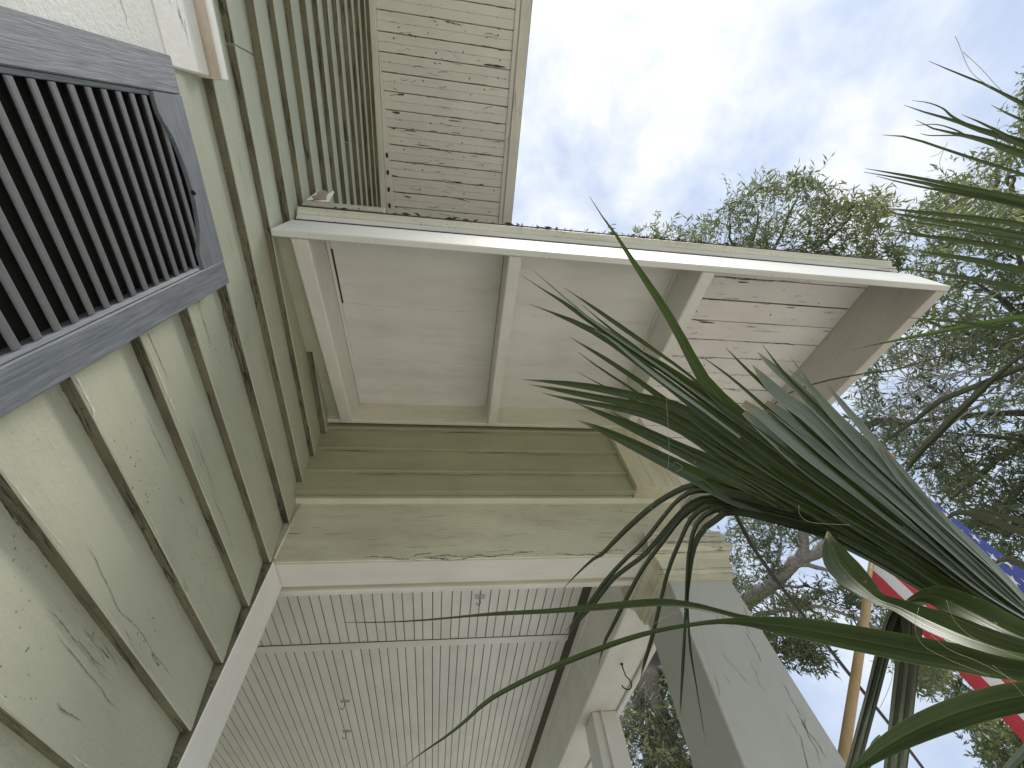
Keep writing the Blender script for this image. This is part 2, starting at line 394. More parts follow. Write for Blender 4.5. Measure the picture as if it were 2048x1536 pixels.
# sealant bead along the last panel edge, with an open crack by the first rafter
slab('caulk_bead', 1.432, 1.4545, .527, 1.99, .258, .2695, M['rafter'], .001)
slab('caulk_bead', -.8195, -.800, .527, 1.99, .255, .2695, M['rafter'], .001)
slab('open_joint', -.799, -.790, .64, 1.02, .266, .2695, M['dark'], 0)
slab('roof_deck_backing', -.99, 3.13, .50, 5.2, .452, .460, M['dark'], 0)
# gable overhang: roof decking boards seen from below
y = .470
k = 0
while y < 5.1:
    o = .43 + random.uniform(-.003, .003)
    slab('deck_board', 1.547, 3.138, y + .003, y + .187 - .003, o, o + .02, M['eave'], .0012)
    y += .1875 + (random.uniform(-.004, .004)); k += 1
slab('barge_board', 3.140, 3.222, .527, 5.3, 0.0, .46, M['barge'], .003)
for (x, y, lx, ly) in [(1.98, 1.055, .05, .005), (1.75, .69, .07, .004), (2.1, .688, .03, .003), (3.1, 1.065, .02, .003), (1.8, 1.44, .025, .004), (2.62, .87, .03, .003), (2.4, 1.07, .03, .002)]:
    c = flake(x, y, lx, ly, zr(y, .4275), M['bare'], porch); c.rotation_euler.x = math.atan(SL)
# gable strip between eave and beam
box('frieze_board', -1.06, 1.50, 1.998, 2.03, 2.70, 2.985, M['cream'], porch, .003)
sb = [1.985, 2.159, 2.400, 2.6487, 2.80]
for i in range(4):
    z0, z1 = sb[i], sb[i + 1] + .02
    prof = [(2.030, z0), (2.030, z0 + .014), (2.050, z0 + .035), (2.057, z1), (2.085, z1), (2.085, z0)] if i else [(2.048, z0), (2.057, z1), (2.085, z1), (2.085, z0)]
    prism('siding_board', prof, 'X', -1.06, 1.312, M['strip'], porch, .0015)
prism('corner_board', [(1.310, 2.005), (1.44, 2.005), (1.447, 2.012), (1.454, 2.005), (1.60, 2.005), (1.607, 2.012), (1.614, 2.005), (1.675, 2.005), (1.675, 2.20), (1.310, 2.20)], 'Z', 1.985, 2.86, M['creamz'], porch, .0015)
box('gable_wall', 1.50, 1.674, 2.21, 7.0, 2.12, 3.1, M['white'], porch, .002)
prism('beam_moulding', [(2.118, 1.985), (2.112, 2.045), (2.118, 2.058), (2.16, 2.058), (2.16, 1.966), (2.145, 1.966), (2.132, 1.978)], 'X', -1.06, 1.675, M['cream'], porch, .0015)
prism('beam', [(2.155, 1.548), (2.163, 1.536), (2.385, 1.536), (2.385, 1.98), (2.155, 1.98)], 'X', -1.06, 1.676, [M['beamface'], M['white']], porch, .003, midx=[1, 1, 1, 0, 0])
prism('beam_groove', [(2.386, 1.552), (2.428, 1.548), (2.428, 1.98), (2.386, 1.98)], 'X', -1.2, 1.262, M['beamface'], porch, .001)
prism('beam_cover_strip', [(2.4285, 1.532), (2.474, 1.532), (2.474, 1.98), (2.4285, 1.98)], 'X', -1.2, 1.262, M['white'], porch, .003)
box('beam_top', -1.0, 1.676, 2.16, 2.47, 1.985, 2.10, M['core'], porch, 0)
# side beam towards the back of the porch
prism('side_beam', [(1.268, 1.536), (1.655, 1.536), (1.655, 2.1), (1.268, 2.1)], 'Y', 2.387, 8.5, M['whitey'], porch, .004)
prism('beam_lip', [(1.600, 1.512), (1.657, 1.512), (1.657, 1.5345), (1.600, 1.5345)], 'Y', 2.70, 8.5, M['whitey'], porch, .004)
prism('picture_rail', [(1.252, 1.95), (1.267, 1.945), (1.267, 2.035), (1.252, 2.03)], 'Y', 2.472, 8.5, M['whitey'], porch, .002)
prism('crown_trim', [(1.215, 2.096), (1.267, 2.04), (1.267, 2.096)], 'Y', 2.472, 8.5, M['darktrim'], porch, 0)  # coloured dark for the shade between ceiling and side beam
# beadboard ceiling
def bead_board(x, p, y0, y1):
    q = p / 2
    prof = [(x + .003, 2.1), (x + q - .013, 2.1), (x + q - .010, 2.110), (x + q - .007, 2.110), (x + q - .004, 2.1), (x + q + .004, 2.0985), (x + q + .010, 2.1), (x + p - .005, 2.1), (x + p, 2.111), (x + p, 2.13), (x, 2.13), (x, 2.112)]
    prism('beadboard', prof, 'Y', y0, y1, [M['bead'], M['groove']], porch, 0, midx=[0, 1, 1, 1, 0, 0, 0, 1, 0, 0, 0, 1])
P = .1702
x = -4.4
while x < 1.21:
    w = min(P, 1.25 - x)
    bead_board(x, w - .0015, 2.475, 4.128)
    bead_board(x, w - .0015, 4.130, 8.5)
    x += P
hexa('ceiling_batten', [W(-4.4, 4.104, 2.093), W(1.262, 4.190, 2.093), W(1.262, 4.30, 2.093), W(-4.4, 4.214, 2.093), W(-4.4, 4.104, 2.0985), W(1.262, 4.190, 2.0985), W(1.262, 4.30, 2.0985), W(-4.4, 4.214, 2.0985)], M['bead'], porch, .001)
hexa('batten_shadow_gap', [W(-4.4, 4.094, 2.0975), W(1.262, 4.180, 2.0975), W(1.262, 4.189, 2.0975), W(-4.4, 4.103, 2.0975), W(-4.4, 4.094, 2.0995), W(1.262, 4.180, 2.0995), W(1.262, 4.189, 2.0995), W(-4.4, 4.103, 2.0995)], M['darktrim'], porch, 0)
box('ceiling_backing', -4.5, 1.26, 2.475, 8.5, 2.132, 2.15, M['dark'], porch, 0)
box('porch_back_wall', -4.6, -4.45, 2.42, 8.5, ZG, 2.2, M['siding'], porch, 0)
# corner post: tapered, with stepped capital
def post(x0, x1, y0, y1, zt, tx, lab):
    zb = ZG
    k = (zt - zb) * tx
    o = hexa('porch_post', [W(x0 - k, y0, zb), W(x1 + k * .5, y0, zb), W(x1 + k * .5, y1 + k * .4, zb), W(x0 - k, y1 + k * .4, zb),
                             W(x0, y0, zt), W(x1, y0, zt), W(x1, y1, zt), W(x0, y1, zt)], M['whitez'], porch, .003)
    o['label'] = lab
    return o
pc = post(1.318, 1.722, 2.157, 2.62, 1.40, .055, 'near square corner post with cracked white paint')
def ring(name, x0, x1, y0, y1, prof, parent):
    """stepped moulding wrapped round a square post: profile (outset, z)"""
    bm = bmesh.new(); rings = []
    for (o, z) in prof:
        rings.append([bm.verts.new(W(*c, z)) for c in ((x0 - o, y0 - o), (x1 + o, y0 - o), (x1 + o, y1 + o), (x0 - o, y1 + o))])
    for a, b in zip(rings, rings[1:]):
        for k in range(4): bm.faces.new((a[k], a[(k + 1) % 4], b[(k + 1) % 4], b[k]))
    bm.faces.new(rings[0][::-1]); bm.faces.new(rings[-1])
    bmesh.ops.recalc_face_normals(bm, faces=bm.faces[:])
    return bmobj(name, bm, M['capital'], parent)
M['capital'] = paint('cream_capital_paint', (.60, .58, .46), 'X', crack=.35, grime=.55, grime_col=(.28, .23, .14), bump=.8)
ring('capital', 1.318, 1.722, 2.150, 2.63, [(.0, 1.355), (.018, 1.36), (.018, 1.385), (.03, 1.40), (.03, 1.412), (.04, 1.47), (.062, 1.50), (.062, 1.512), (.085, 1.53), (.085, 1.556), (.07, 1.575), (.07, 1.655), (.062, 1.662)], pc)
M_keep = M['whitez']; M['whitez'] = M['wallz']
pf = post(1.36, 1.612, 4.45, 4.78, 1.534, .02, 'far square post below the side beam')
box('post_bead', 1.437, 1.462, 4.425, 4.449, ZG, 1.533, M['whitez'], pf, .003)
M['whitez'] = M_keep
box('porch_floor', -4.4, 1.75, 2.16, 8.5, ZG + .01, ZG + .25, M['concrete'], porch, .004)

# ---------------------------------------------------------------- shutter
K = .955
YS = lambda v: v * K
shut = empty('louvered_shutter', W(-.955, .24, .5), 'charcoal louvered shutter with an arched top rail on the green wall', 'shutter')
x0, x1 = -.998, -.953
ya, yb, yc, yd = YS(-.150), YS(-.041), YS(.529), YS(.628)
zt = YS(1.824); zi = YS(1.675); zbot = -.75
prism('stile', [(x0, ya), (x1, ya), (x1, yb), (x0, yb)], 'Z', zbot, zt, M['shutz'], shut, .002)
prism('stile', [(x0, yc), (x1, yc), (x1, yd), (x0, yd)], 'Z', zbot, zt, M['shutz'], shut, .002)
prism('stile_moulding', [(x0 + .004, yb + .001), (x1 - .006, yb + .001), (x1 - .012, yb + .014), (x0 + .004, yb + .014)], 'Z', zbot + .15, zi + .0, M['shutz'], shut, .001)
prism('stile_moulding', [(x0 + .004, yc - .001), (x1 - .006, yc - .001), (x1 - .012, yc - .014), (x0 + .004, yc - .014)], 'Z', zbot + .15, zi + .0, M['shutz'], shut, .001)
# arched rail
def arch(s):
    s = min(max(s, 0), 1); e = .09
    if s < e or s > 1 - e: return 0
    u = (s - e) / (1 - 2 * e)
    return .062 * (1 - (2 * abs(u - .5)) ** 2.2) * (1 if .12 < u < .88 else max(0, min(u, 1 - u) / .12)) ** .8
n = 28
pr = [(YS(-.041) + .0015 + (yc - yb - .003) * k / n, zi + arch(k / n)) for k in range(n + 1)]
prism('top_rail', pr + [(yc - .0015, zt), (yb + .0015, zt)], 'X', x1 - .014, x1, M['shuty'], shut, 0)
prism('bottom_rail', [(yb + .0015, zbot), (yc - .0015, zbot), (yc - .0015, zbot + .15), (yb + .0015, zbot + .15)], 'X', x0, x1, M['shuty'], shut, .002)
sp = .0545 * K
z = YS(1.6364) + 2 * sp
slat0 = None
while z > zbot + .15:
    # each louver slopes down and outward
    prof = [(-.963, z - .006), (-.9605, z - .002), (-.9605, z + .012), (-.964, z + .018), (-.994, z + .042), (-.998, z + .042), (-.998, z + .030), (-.972, z + .004)]
    c = prism('louver', prof, 'Y', yb + .0155, yc - .0155, M['slat'], shut, .0008) if slat0 is None else link('louver', slat0.data, shut, slat0.location + Vector((0, 0, (z - zfirst) * S)))
    if slat0 is None: slat0 = c; zfirst = z
    z -= sp
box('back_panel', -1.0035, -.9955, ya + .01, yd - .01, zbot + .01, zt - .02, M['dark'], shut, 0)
def screw(y, z, parent):
    c = W(x1, y, z); V, F = tube_data([c + Vector((-.002, 0, 0)), c + Vector((.0022, 0, 0)), c + Vector((.0035, 0, 0))], [.0045, .0045, .002], 10)
    return mesh('screw', V, F, M['steel'], parent)
screw(YS(.262), YS(1.742), shut)

# ---------------------------------------------------------------- small things on the house
def hook(p, label, bent=False):
    e = empty('adhesive_hook', p, label, 'hook', 'stick-on hooks on the porch ceiling')
    s = .017
    mesh('pad', [p + Vector((dx * s * 1.5, dy * s, dz)) for dz in (-.0012, -.0002) for dx, dy in ((-1, -1), (1, -1), (1, 1), (-1, 1))], BOXF, M['clear'], e)
    pts = [p + Vector((0, .0, -.002)), p + Vector((0, .003, -.014)), p + Vector((.001, .006, -.03)), p + Vector((-.006, .010, -.038)), p + Vector((-.016, .008, -.034)), p + Vector((-.02, .006, -.026))]
    tube('wire', [tuple(q) for q in spline(pts, 16)], .0016, M['steel'], e, 6)
    return e
hook(W(.271, 3.4788, 2.0985), 'clear stick-on hook on the ceiling close behind the front beam')
hook(W(-1.083, 5.3383, 2.0985), 'clear stick-on hook on the ceiling boards beyond the cross batten')
hook(W(-1.147, 6.1098, 2.0985), 'small dark stick-on hook farthest back on the porch ceiling')
p = W(1.430, 3.56, 1.536)
ch = empty('cup_hook', p, 'black wire cup hook screwed into the underside of the side beam', 'hook')
pts = [p, p + Vector((.002, .004, -.03)), p + Vector((.006, .006, -.05)), p + Vector((.02, .012, -.062)), p + Vector((.024, .02, -.082)), p + Vector((.006, .022, -.095)), p + Vector((-.014, .02, -.088)), p + Vector((-.022, .018, -.078))]
tube('wire', [tuple(q) for q in spline(pts, 26)], .0028, M['steel'], ch, 8)
tube('collar', [p, p + Vector((0, 0, -.004))], .007, M['steel'], ch, 10)
# short step flashing and crumpled paper above the left end of the fascia
fl = hexa('step_flashing', [W(-.985, .425, 2.768), W(-.50, .425, 2.768), W(-.50, .470, 2.772), W(-.985, .470, 2.772),
                    W(-.985, .408, 2.822), W(-.50, .408, 2.822), W(-.50, .412, 2.826), W(-.985, .412, 2.826)], M['flash'], porch, .0008)
pap = empty('crumpled_paper', W(-.95, .42, 2.83), 'torn white paper with a brown wad wedged above the left end of the porch eave', 'paper')
def crumple(name, c, sx, sy, sz, mat, seed, parent, sub=3):
    bm = bmesh.new(); bmesh.ops.create_icosphere(bm, subdivisions=sub, radius=1)
    for v in bm.verts:
        d = 1 + .45 * noise.noise(v.co * 1.7 + Vector((seed, 0, 0))) + .25 * noise.noise(v.co * 4 + Vector((0, seed, 0)))
        v.co = Vector((v.co.x * sx * d, v.co.y * sy * d, v.co.z * sz * d)) + c
    return bmobj(name, bm, mat, parent)
crumple('brown_wad', W(-.915, .385, 2.955), .017, .014, .040, M['brownpaper'], 3, pap)
crumple('brown_wad', W(-.905, .395, 2.87), .022, .010, .020, M['brownpaper'], 5, pap)
for pts in ([(-.975, .405, 2.825), (-.935, .40, 2.825), (-.945, .372, 3.01), (-.962, .368, 3.06)], [(-.90, .402, 2.828), (-.845, .405, 2.826), (-.868, .375, 3.05), (-.880, .368, 3.085), (-.893, .38, 2.99)], [(-.935, .404, 2.83), (-.862, .404, 2.83), (-.888, .396, 2.90)]):
    q = [W(*a) for a in pts]
    q2 = [a + Vector((0, .0015, 0)) for a in q]; k = len(q)
    mesh('paper_scrap', q + q2, [tuple(range(k)), tuple(range(k, 2 * k))[::-1]] + [(i, k + i, k + (i + 1) % k, (i + 1) % k) for i in range(k)], M['paper'], pap)
# dry litter along the roof edge
V = []; F = []
for k in range(420):
    x = -.9 + 4.0 * random.random() ** (1.0 if random.random() < .5 else .7)
    c = W(x, .424 + random.uniform(-.004, .05), 2.76 + random.uniform(-.006, .012))
    a = random.uniform(0, 6.3); l = random.uniform(.006, .02); d = Vector((math.cos(a), math.sin(a) * .4, random.uniform(-.35, .35))) * l; w = Vector((-d.y, d.x, random.uniform(-.3, .3) * l)) * .25
    i = len(V); V += [c - d, c + w, c + d, c - w]; F.append((i, i + 1, i + 2, i + 3))
for (x, l) in ((1.12, .03), (1.17, .025), (.36, .03), (.62, .02), (.85, .02), (-.1, .02), (1.0, .022)):
    c = W(x, .44, 2.745)
    for j in range(5):
        d = Vector((random.uniform(-.7, .7), random.uniform(-.5, 0), random.uniform(-1, .3))) * l; w = Vector((.0016, 0, .0012))
        i = len(V); V += [c - w, c + w, c + d + w * .5, c + d - w * .5]; F.append((i, i + 1, i + 2, i + 3)); c = c + Vector((random.uniform(-.01, .01), 0, 0))
lit = mesh('leaf_litter', V, F, M['litter']); lit['kind'] = 'stuff'; lit['label'] = 'dry brown leaf scraps and twigs lying along the porch roof edge'

# ---------------------------------------------------------------- cracked paint as geometry: ragged slits that sit a hair proud of the boards
rc = random.Random(21)
class Cracks:
    def __init__(self): self.V = []; self.F = []
    def line(self, p, along, across, nrm, length, width, wander=.5, jag=.35, step=.006):
        n = max(3, int(length / step)); lat = 0; prev = None; dl = 0
        for k in range(n + 1):
            dl = dl * .7 + rc.gauss(0, wander * step * .6)
            lat += dl * .5
            if rc.random() < .04: lat += rc.choice((-1, 1)) * width * rc.uniform(.5, 2)
            env = min(1, 5 * min(k, n - k) / n + .08)
            w = width * env * (1 + rc.uniform(-jag, jag)) * .5
            if rc.random() < .05: w *= .25
            c = p + along * (k * length / n) + across * lat + nrm * .0004
            i = len(self.V); self.V += [c - across * w, c + across * w * rc.uniform(.6, 1.3)]
            if prev is not None: self.F.append((prev, prev + 1, i + 1, i))
            prev = i
    def build(self, mat, parent):
        o = mesh('paint_cracks', self.V, self.F, mat, parent); o['kind'] = 'stuff'; return o
X_, Y_, Z_ = Vector((1, 0, 0)), Vector((0, 1, 0)), Vector((0, 0, 1))
ck = Cracks(); cg = Cracks()
for i, z0 in enumerate(allb):
    z1 = allb[i + 1] if i + 1 < len(allb) else 5.6
    if z1 < -.9: continue
    hgt_ = z1 - z0; far = z0 > 2.6
    end = 2.13 if z0 < 2.75 else 3.0
    up = Vector((-.045 * S, 0, (hgt_ + .045) * S)).normalized(); nr = Vector((up.z, 0, -up.x))
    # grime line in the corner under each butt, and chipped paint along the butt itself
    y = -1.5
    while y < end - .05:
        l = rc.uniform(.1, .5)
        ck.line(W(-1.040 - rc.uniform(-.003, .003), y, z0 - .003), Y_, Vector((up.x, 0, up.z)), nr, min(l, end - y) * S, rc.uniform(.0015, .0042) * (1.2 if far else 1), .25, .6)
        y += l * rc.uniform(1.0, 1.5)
    for k in range(3 if far else 5):
        y = rc.uniform(-1.3, end - .5); f = rc.betavariate(1.0, 2.2) * .85 + .06
        l = rc.uniform(.05, .22) if rc.random() < .6 else rc.uniform(.2, .5)
        x = -1.0 - .045 * f * hgt_ / (hgt_ + .045)
        for j in range(rc.choice((1, 1, 2, 3))):
            (ck if rc.random() < .14 else cg).line(W(x, y + rc.uniform(-.1, .1), z0 + f * hgt_ + j * .012 + rc.uniform(0, .01)) , Y_, up, nr, min(l * rc.uniform(.5, 1), (2.1 - y) * .9) * S, rc.uniform(.0006, .0014), .22, .5)
ck.build(M['crack'], house); cg.build(M['crackgrey'], house)
cl = Cracks()            # paint chipped pale along the lower lip of every board
for i, z0 in enumerate(allb):
    if z0 < -1 or z0 > 4.5: continue
    y = -1.5; end = 2.12 if z0 < 2.75 else 2.6
    while y < end - .05:
        l = rc.uniform(.06, .4)
        cl.line(W(-.9985, y, z0 + .008), Y_, Z_, X_, min(l, end - y) * S, rc.uniform(.0008, .0024), .12, .8)
        y += l * rc.uniform(1.2, 2.6)
cl.build(M['chip'], house)
# eave boards: splits and flaked edges along the joints
ck = Cracks(); y = -4.1
while y < 1.3:
    if y > -1.6:
        for x0 in [-.93 + .15 * q for q in range(9)]:
            if rc.random() < .66:
                ck.line(W(x0 + rc.uniform(-.06, .06), y + rc.uniform(-.004, .006), 5.5515), X_, Y_, -Z_, min(rc.uniform(.05, .32), .43 - x0) * S, rc.choice((.0016, .002, .0026, .0045)), .3, .8)
        for q in range(4):
            ck.line(W(rc.uniform(-.9, .25), y + rc.uniform(.01, .16), 5.5515), X_, Y_, -Z_, rc.uniform(.015, .1), rc.uniform(.0015, .003), .6, .8)
    y += .1682
y = -4.1 + .0841
while y < 1.2:      # row of short brush tears along each centre groove
    if y > -1.6:
        for q in range(26):
            if rc.random() < .55: ck.line(W(rc.uniform(-.9, .42), y + rc.uniform(-.006, .006), 5.5515), X_, Y_, -Z_, rc.uniform(.004, .014), .0016, .5, .5, .002)
    y += .1682
ck.build(M['crack'], house)
ck = Cracks(); sv = Vector((0, 1, SL)).normalized(); sn = Vector((0, SL, -1)).normalized()
y = .470
for k in range(9):
    for x0 in [1.72 + .17 * q for q in range(8)]:
        if rc.random() < .6: ck.line(W(x0 + rc.uniform(-.06, .06), y + rc.uniform(-.003, .005), zr(y, .4262)), X_, sv, sn, min(rc.uniform(.05, .4), 3.12 - x0) * S, rc.choice((.0012, .0016, .002, .004)), .25, .8)
    for q in range(5):
        yy = y + rc.uniform(.015, .17)
        ck.line(W(rc.uniform(1.75, 3.0), yy, zr(yy, .4262)), X_, sv, sn, rc.uniform(.008, .05), rc.uniform(.0008, .002), .7, .8)
    y += .1875
ck.build(M['crack'], porch)
# post: long alligator cracks down the front face
cg = Cracks()
for k in range(30):
    z = rc.uniform(.1, 1.2); a = rc.uniform(.05, .95)
    x0, x1 = 1.318 - (1.40 - z) * .055, 1.722 + (1.40 - z) * .0275
    cg.line(W(x0 + (x1 - x0) * a, 2.1565, z), -Z_, X_, -Y_, rc.uniform(.02, .12), rc.uniform(.0008, .0018), .7, .5)
for k in range(16):
    z = rc.uniform(-.2, 1.2)
    cg.line(W(1.318 - (1.40 - z) * .055 - .0008, rc.uniform(2.2, 2.6), z), -Z_, Y_, -X_, rc.uniform(.02, .1), .0012, .4, .5)
cg.build(M['crackgrey'], porch)
# window casing, frieze and beam face
cg = Cracks()
for k in range(44):
    cg.line(W(-.9818, rc.uniform(-1.2, -.3), rc.uniform(1.25, 1.75)), Y_, Z_, X_, rc.uniform(.015, .08), rc.uniform(.0008, .0018), .6, .5)
for k in range(16):
    cg.line(W(-.9848, rc.uniform(-1.0, -.25), rc.uniform(1.79, 1.95)), Y_, Z_, X_, rc.uniform(.02, .07), .001, .4, .5)
cg.build(M['crackgrey'], house)
cg = Cracks()
for k in range(40):
    cg.line(W(rc.uniform(-.9, 1.5), 2.1548, rc.uniform(1.56, 1.95)), X_, Z_, -Y_, rc.uniform(.02, .12), rc.uniform(.0006, .0014), .3, .5)
for k in range(14):
    cg.line(W(rc.uniform(-.9, 1.3), 2.1548, 1.556 + rc.uniform(-.006, .01)), X_, Z_, -Y_, rc.uniform(.05, .2), .003, .4, .8)
for z in sb[1:4]:
    for k in range(9): cg.line(W(rc.uniform(-.98, 1.1), 2.0545, z - .006), X_, Z_, -Y_, rc.uniform(.05, .25), .002, .15, .6)
for k in range(12):
    cg.line(W(rc.uniform(-.7, 1.2), 1.9975, 2.975 - rc.uniform(0, .01)), X_, Z_, -Y_, rc.uniform(.03, .15), .0015, .2, .6)
cg.build(M['crackgrey'], porch)
cg = Cracks()
for yy in (1.02, 1.50):
    for x0, x1 in ((-.78, .24), (.36, 1.42)):
        x = x0
        while x < x1 - .05:
            l = rc.uniform(.05, .3)
            if rc.random() < .7: cg.line(W(x, yy + (x - x0) * .012, zr(yy, .2695)), X_, sv, sn, min(l, x1 - x) * S, .0007, .1, .4)
            x += l
for z, o in ((1.3865, .018), (1.4125, .03), (1.4995, .0625), (1.556, .0855), (1.575, .0755)):
    for x0 in (1.25, 1.36, 1.47, 1.58, 1.66):
        cg.line(W(x0, 2.150 - o - .0008, z), X_, Z_, -Y_, rc.uniform(.04, .07), rc.uniform(.0012, .003), .1, .6)
for k in range(30):
    cg.line(W(rc.uniform(1.24, 1.70), 2.150 - .0715, rc.uniform(1.585, 1.65)), X_, Z_, -Y_, rc.uniform(.01, .06), .001, .3, .6)
cg.build(M['crackgrey'], porch)
# where the beam dies into the wall: a bead of caulk and a dark crack
tube('caulk_bead', [W(-1.0, 2.150, 1.56), W(-.998, 2.150, 1.75), W(-1.0, 2.150, 1.97)], .0035, M['cream'], porch, 6)
# nail heads
V = []; F = []
def nail(c, r=.0028):
    i = len(V); n = 6
    for k in range(n): V.append(c + Vector((math.cos(k * 1.047) * r, math.sin(k * 1.047) * r * 1.1, 0)))
    F.append(tuple(range(i, i + n))[::-1])
for k in range(10):
    y = .56 + k * .1875
    for x in (1.86, 2.15, 2.5, 2.86, 3.07):
        if rc.random() < .7: nail(W(x + rc.uniform(-.05, .05), y + rc.uniform(-.03, .06), zr(y, .4255)), rc.uniform(.002, .0042))
nh = mesh('nail_heads', V, F, M['bare'], porch); nh['kind'] = 'stuff'
V = []; F = []
y = -4.1
while y < 1.2:
    if y > -1.6:
        for x in (-.8, -.45, -.1, .25): nail(W(x + rc.uniform(-.12, .12), y + rc.uniform(.03, .13), 5.5512), rc.uniform(.003, .0055))
    y += .1682
nh = mesh('nail_heads', V, F, M['bare'], house); nh['kind'] = 'stuff'
# ---------------------------------------------------------------- palm
def palmmat(name, dark, light, vein, rough, tip=True, trans=.12):
    mt, t, b = newmat(name)
    uv = N(t, 'ShaderNodeUVMap'); sep_ = N(t, 'ShaderNodeSeparateXYZ'); t.links.new(uv.outputs[0], sep_.inputs[0])
    st = N(t, 'ShaderNodeVectorMath', operation='MULTIPLY'); t.links.new(uv.outputs[0], st.inputs[0]); st.inputs[1].default_value = (9, .8, 1)
    oi = N(t, 'ShaderNodeObjectInfo')
    ad = N(t, 'ShaderNodeVectorMath', operation='ADD'); t.links.new(st.outputs[0], ad.inputs[0]); t.links.new(oi.outputs['Random'], ad.inputs[1])
    g = noise_(t, ad.outputs[0], 1, 3, .6)
    big = noise_(t, coords(t, (9, 9, 9)), 1, 3, .6)
    c = mixc(t, ramp(t, g, [(.32, (0, 0, 0, 1)), (.68, (1, 1, 1, 1))]), dark, light)
    c = mixc(t, math_(t, 'MULTIPLY', ramp(t, big, [(.4, (0, 0, 0, 1)), (.7, (1, 1, 1, 1))]), .35), c, tuple(x * .6 for x in dark))
    # pale midrib, freckles and straw-coloured tips
    mid = math_(t, 'ABSOLUTE', math_(t, 'SUBTRACT', sep_.outputs[0], .5))
    c = mixc(t, ramp(t, mid, [(.012, (.6, .6, .6, 1)), (.03, (0, 0, 0, 1))]), c, vein)
    c = mixc(t, ramp(t, mid, [(.468, (0, 0, 0, 1)), (.488, (.75, .75, .75, 1))]), c, vein)
    vo = N(t, 'ShaderNodeTexVoronoi'); vo.inputs['Scale'].default_value = 55; t.links.new(coords(t, (1, 1, 1)), vo.inputs['Vector'])
    sp = math_(t, 'MULTIPLY', ramp(t, vo.outputs['Distance'], [(.09, (1, 1, 1, 1)), (.14, (0, 0, 0, 1))]), ramp(t, big, [(.56, (0, 0, 0, 1)), (.64, (1, 1, 1, 1))]))
    c = mixc(t, math_(t, 'MULTIPLY', sp, .7), c, (.25, .22, .1))
    if tip:
        tn = math_(t, 'ADD', sep_.outputs[1], math_(t, 'MULTIPLY', math_(t, 'SUBTRACT', g, .5), .05))
        c = mixc(t, ramp(t, tn, [(.955, (0, 0, 0, 1)), (1.0, (.9, .9, .9, 1))]), c, (.30, .25, .15))
    t.links.new(c, b.inputs['Base Color']); b.inputs['Roughness'].default_value = rough; b.inputs['Specular IOR Level'].default_value = .5
    bp = N(t, 'ShaderNodeBump'); bp.inputs['Strength'].default_value = .3; bp.inputs['Distance'].default_value = .0015
    t.links.new(g, bp.inputs['Height']); t.links.new(bp.outputs[0], b.inputs['Normal'])
    tr = N(t, 'ShaderNodeBsdfTranslucent'); t.links.new(mixc(t, .5, c, light), tr.inputs[0])
    mx = N(t, 'ShaderNodeMixShader'); mx.inputs[0].default_value = trans
    o = t.nodes['Material Output']; t.links.new(b.outputs[0], mx.inputs[1]); t.links.new(tr.outputs[0], mx.inputs[2]); t.links.new(mx.outputs[0], o.inputs[0])
    return mt
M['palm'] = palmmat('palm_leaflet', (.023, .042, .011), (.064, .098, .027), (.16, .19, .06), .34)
M['palmwaxsheen'] = palmmat('palm_leaflet_wax_and_sheen', (.15, .185, .155), (.23, .27, .235), (.30, .33, .24), .36, trans=.06)  # leaf wax, with the sky's sheen put into the pale colour
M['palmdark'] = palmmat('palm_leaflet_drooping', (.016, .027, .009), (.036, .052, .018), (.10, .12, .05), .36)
M['palminner'] = palmmat('palm_leaflet_inner', (.023, .042, .011), (.064, .098, .027), (.16, .19, .06), .34, tip=False)
M['palmmid'] = palmmat('palm_leaflet_mid_green', (.026, .052, .010), (.055, .092, .02), (.16, .20, .06), .36, trans=.18)
M['palmlight'] = palmmat('palm_leaflet_young', (.045, .085, .015), (.085, .14, .03), (.15, .19, .06), .4, trans=.25)
M['palmdry'] = palmmat('palm_leaflet_olive', (.032, .042, .018), (.060, .070, .032), (.11, .11, .05), .45)
M['fibre'] = plain('pale_palm_fibre', (.42, .38, .26), .7)
palm = empty('palm_tree', (1.62, .62, 0), 'fan palm whose dark green pleated fronds reach across the porch corner', 'palm')
CAMP = Vector((0, 0, H))
def proj(p):
    d = p - CAMP; w = d.dot(Vector(R[2]))
    return Vector((d.dot(Vector(R[0])) / w, d.dot(Vector(R[1])) / w)) * FPX
def ppm(p, a):
    return (proj(p + a * .002) - proj(p - a * .002)).length / .004
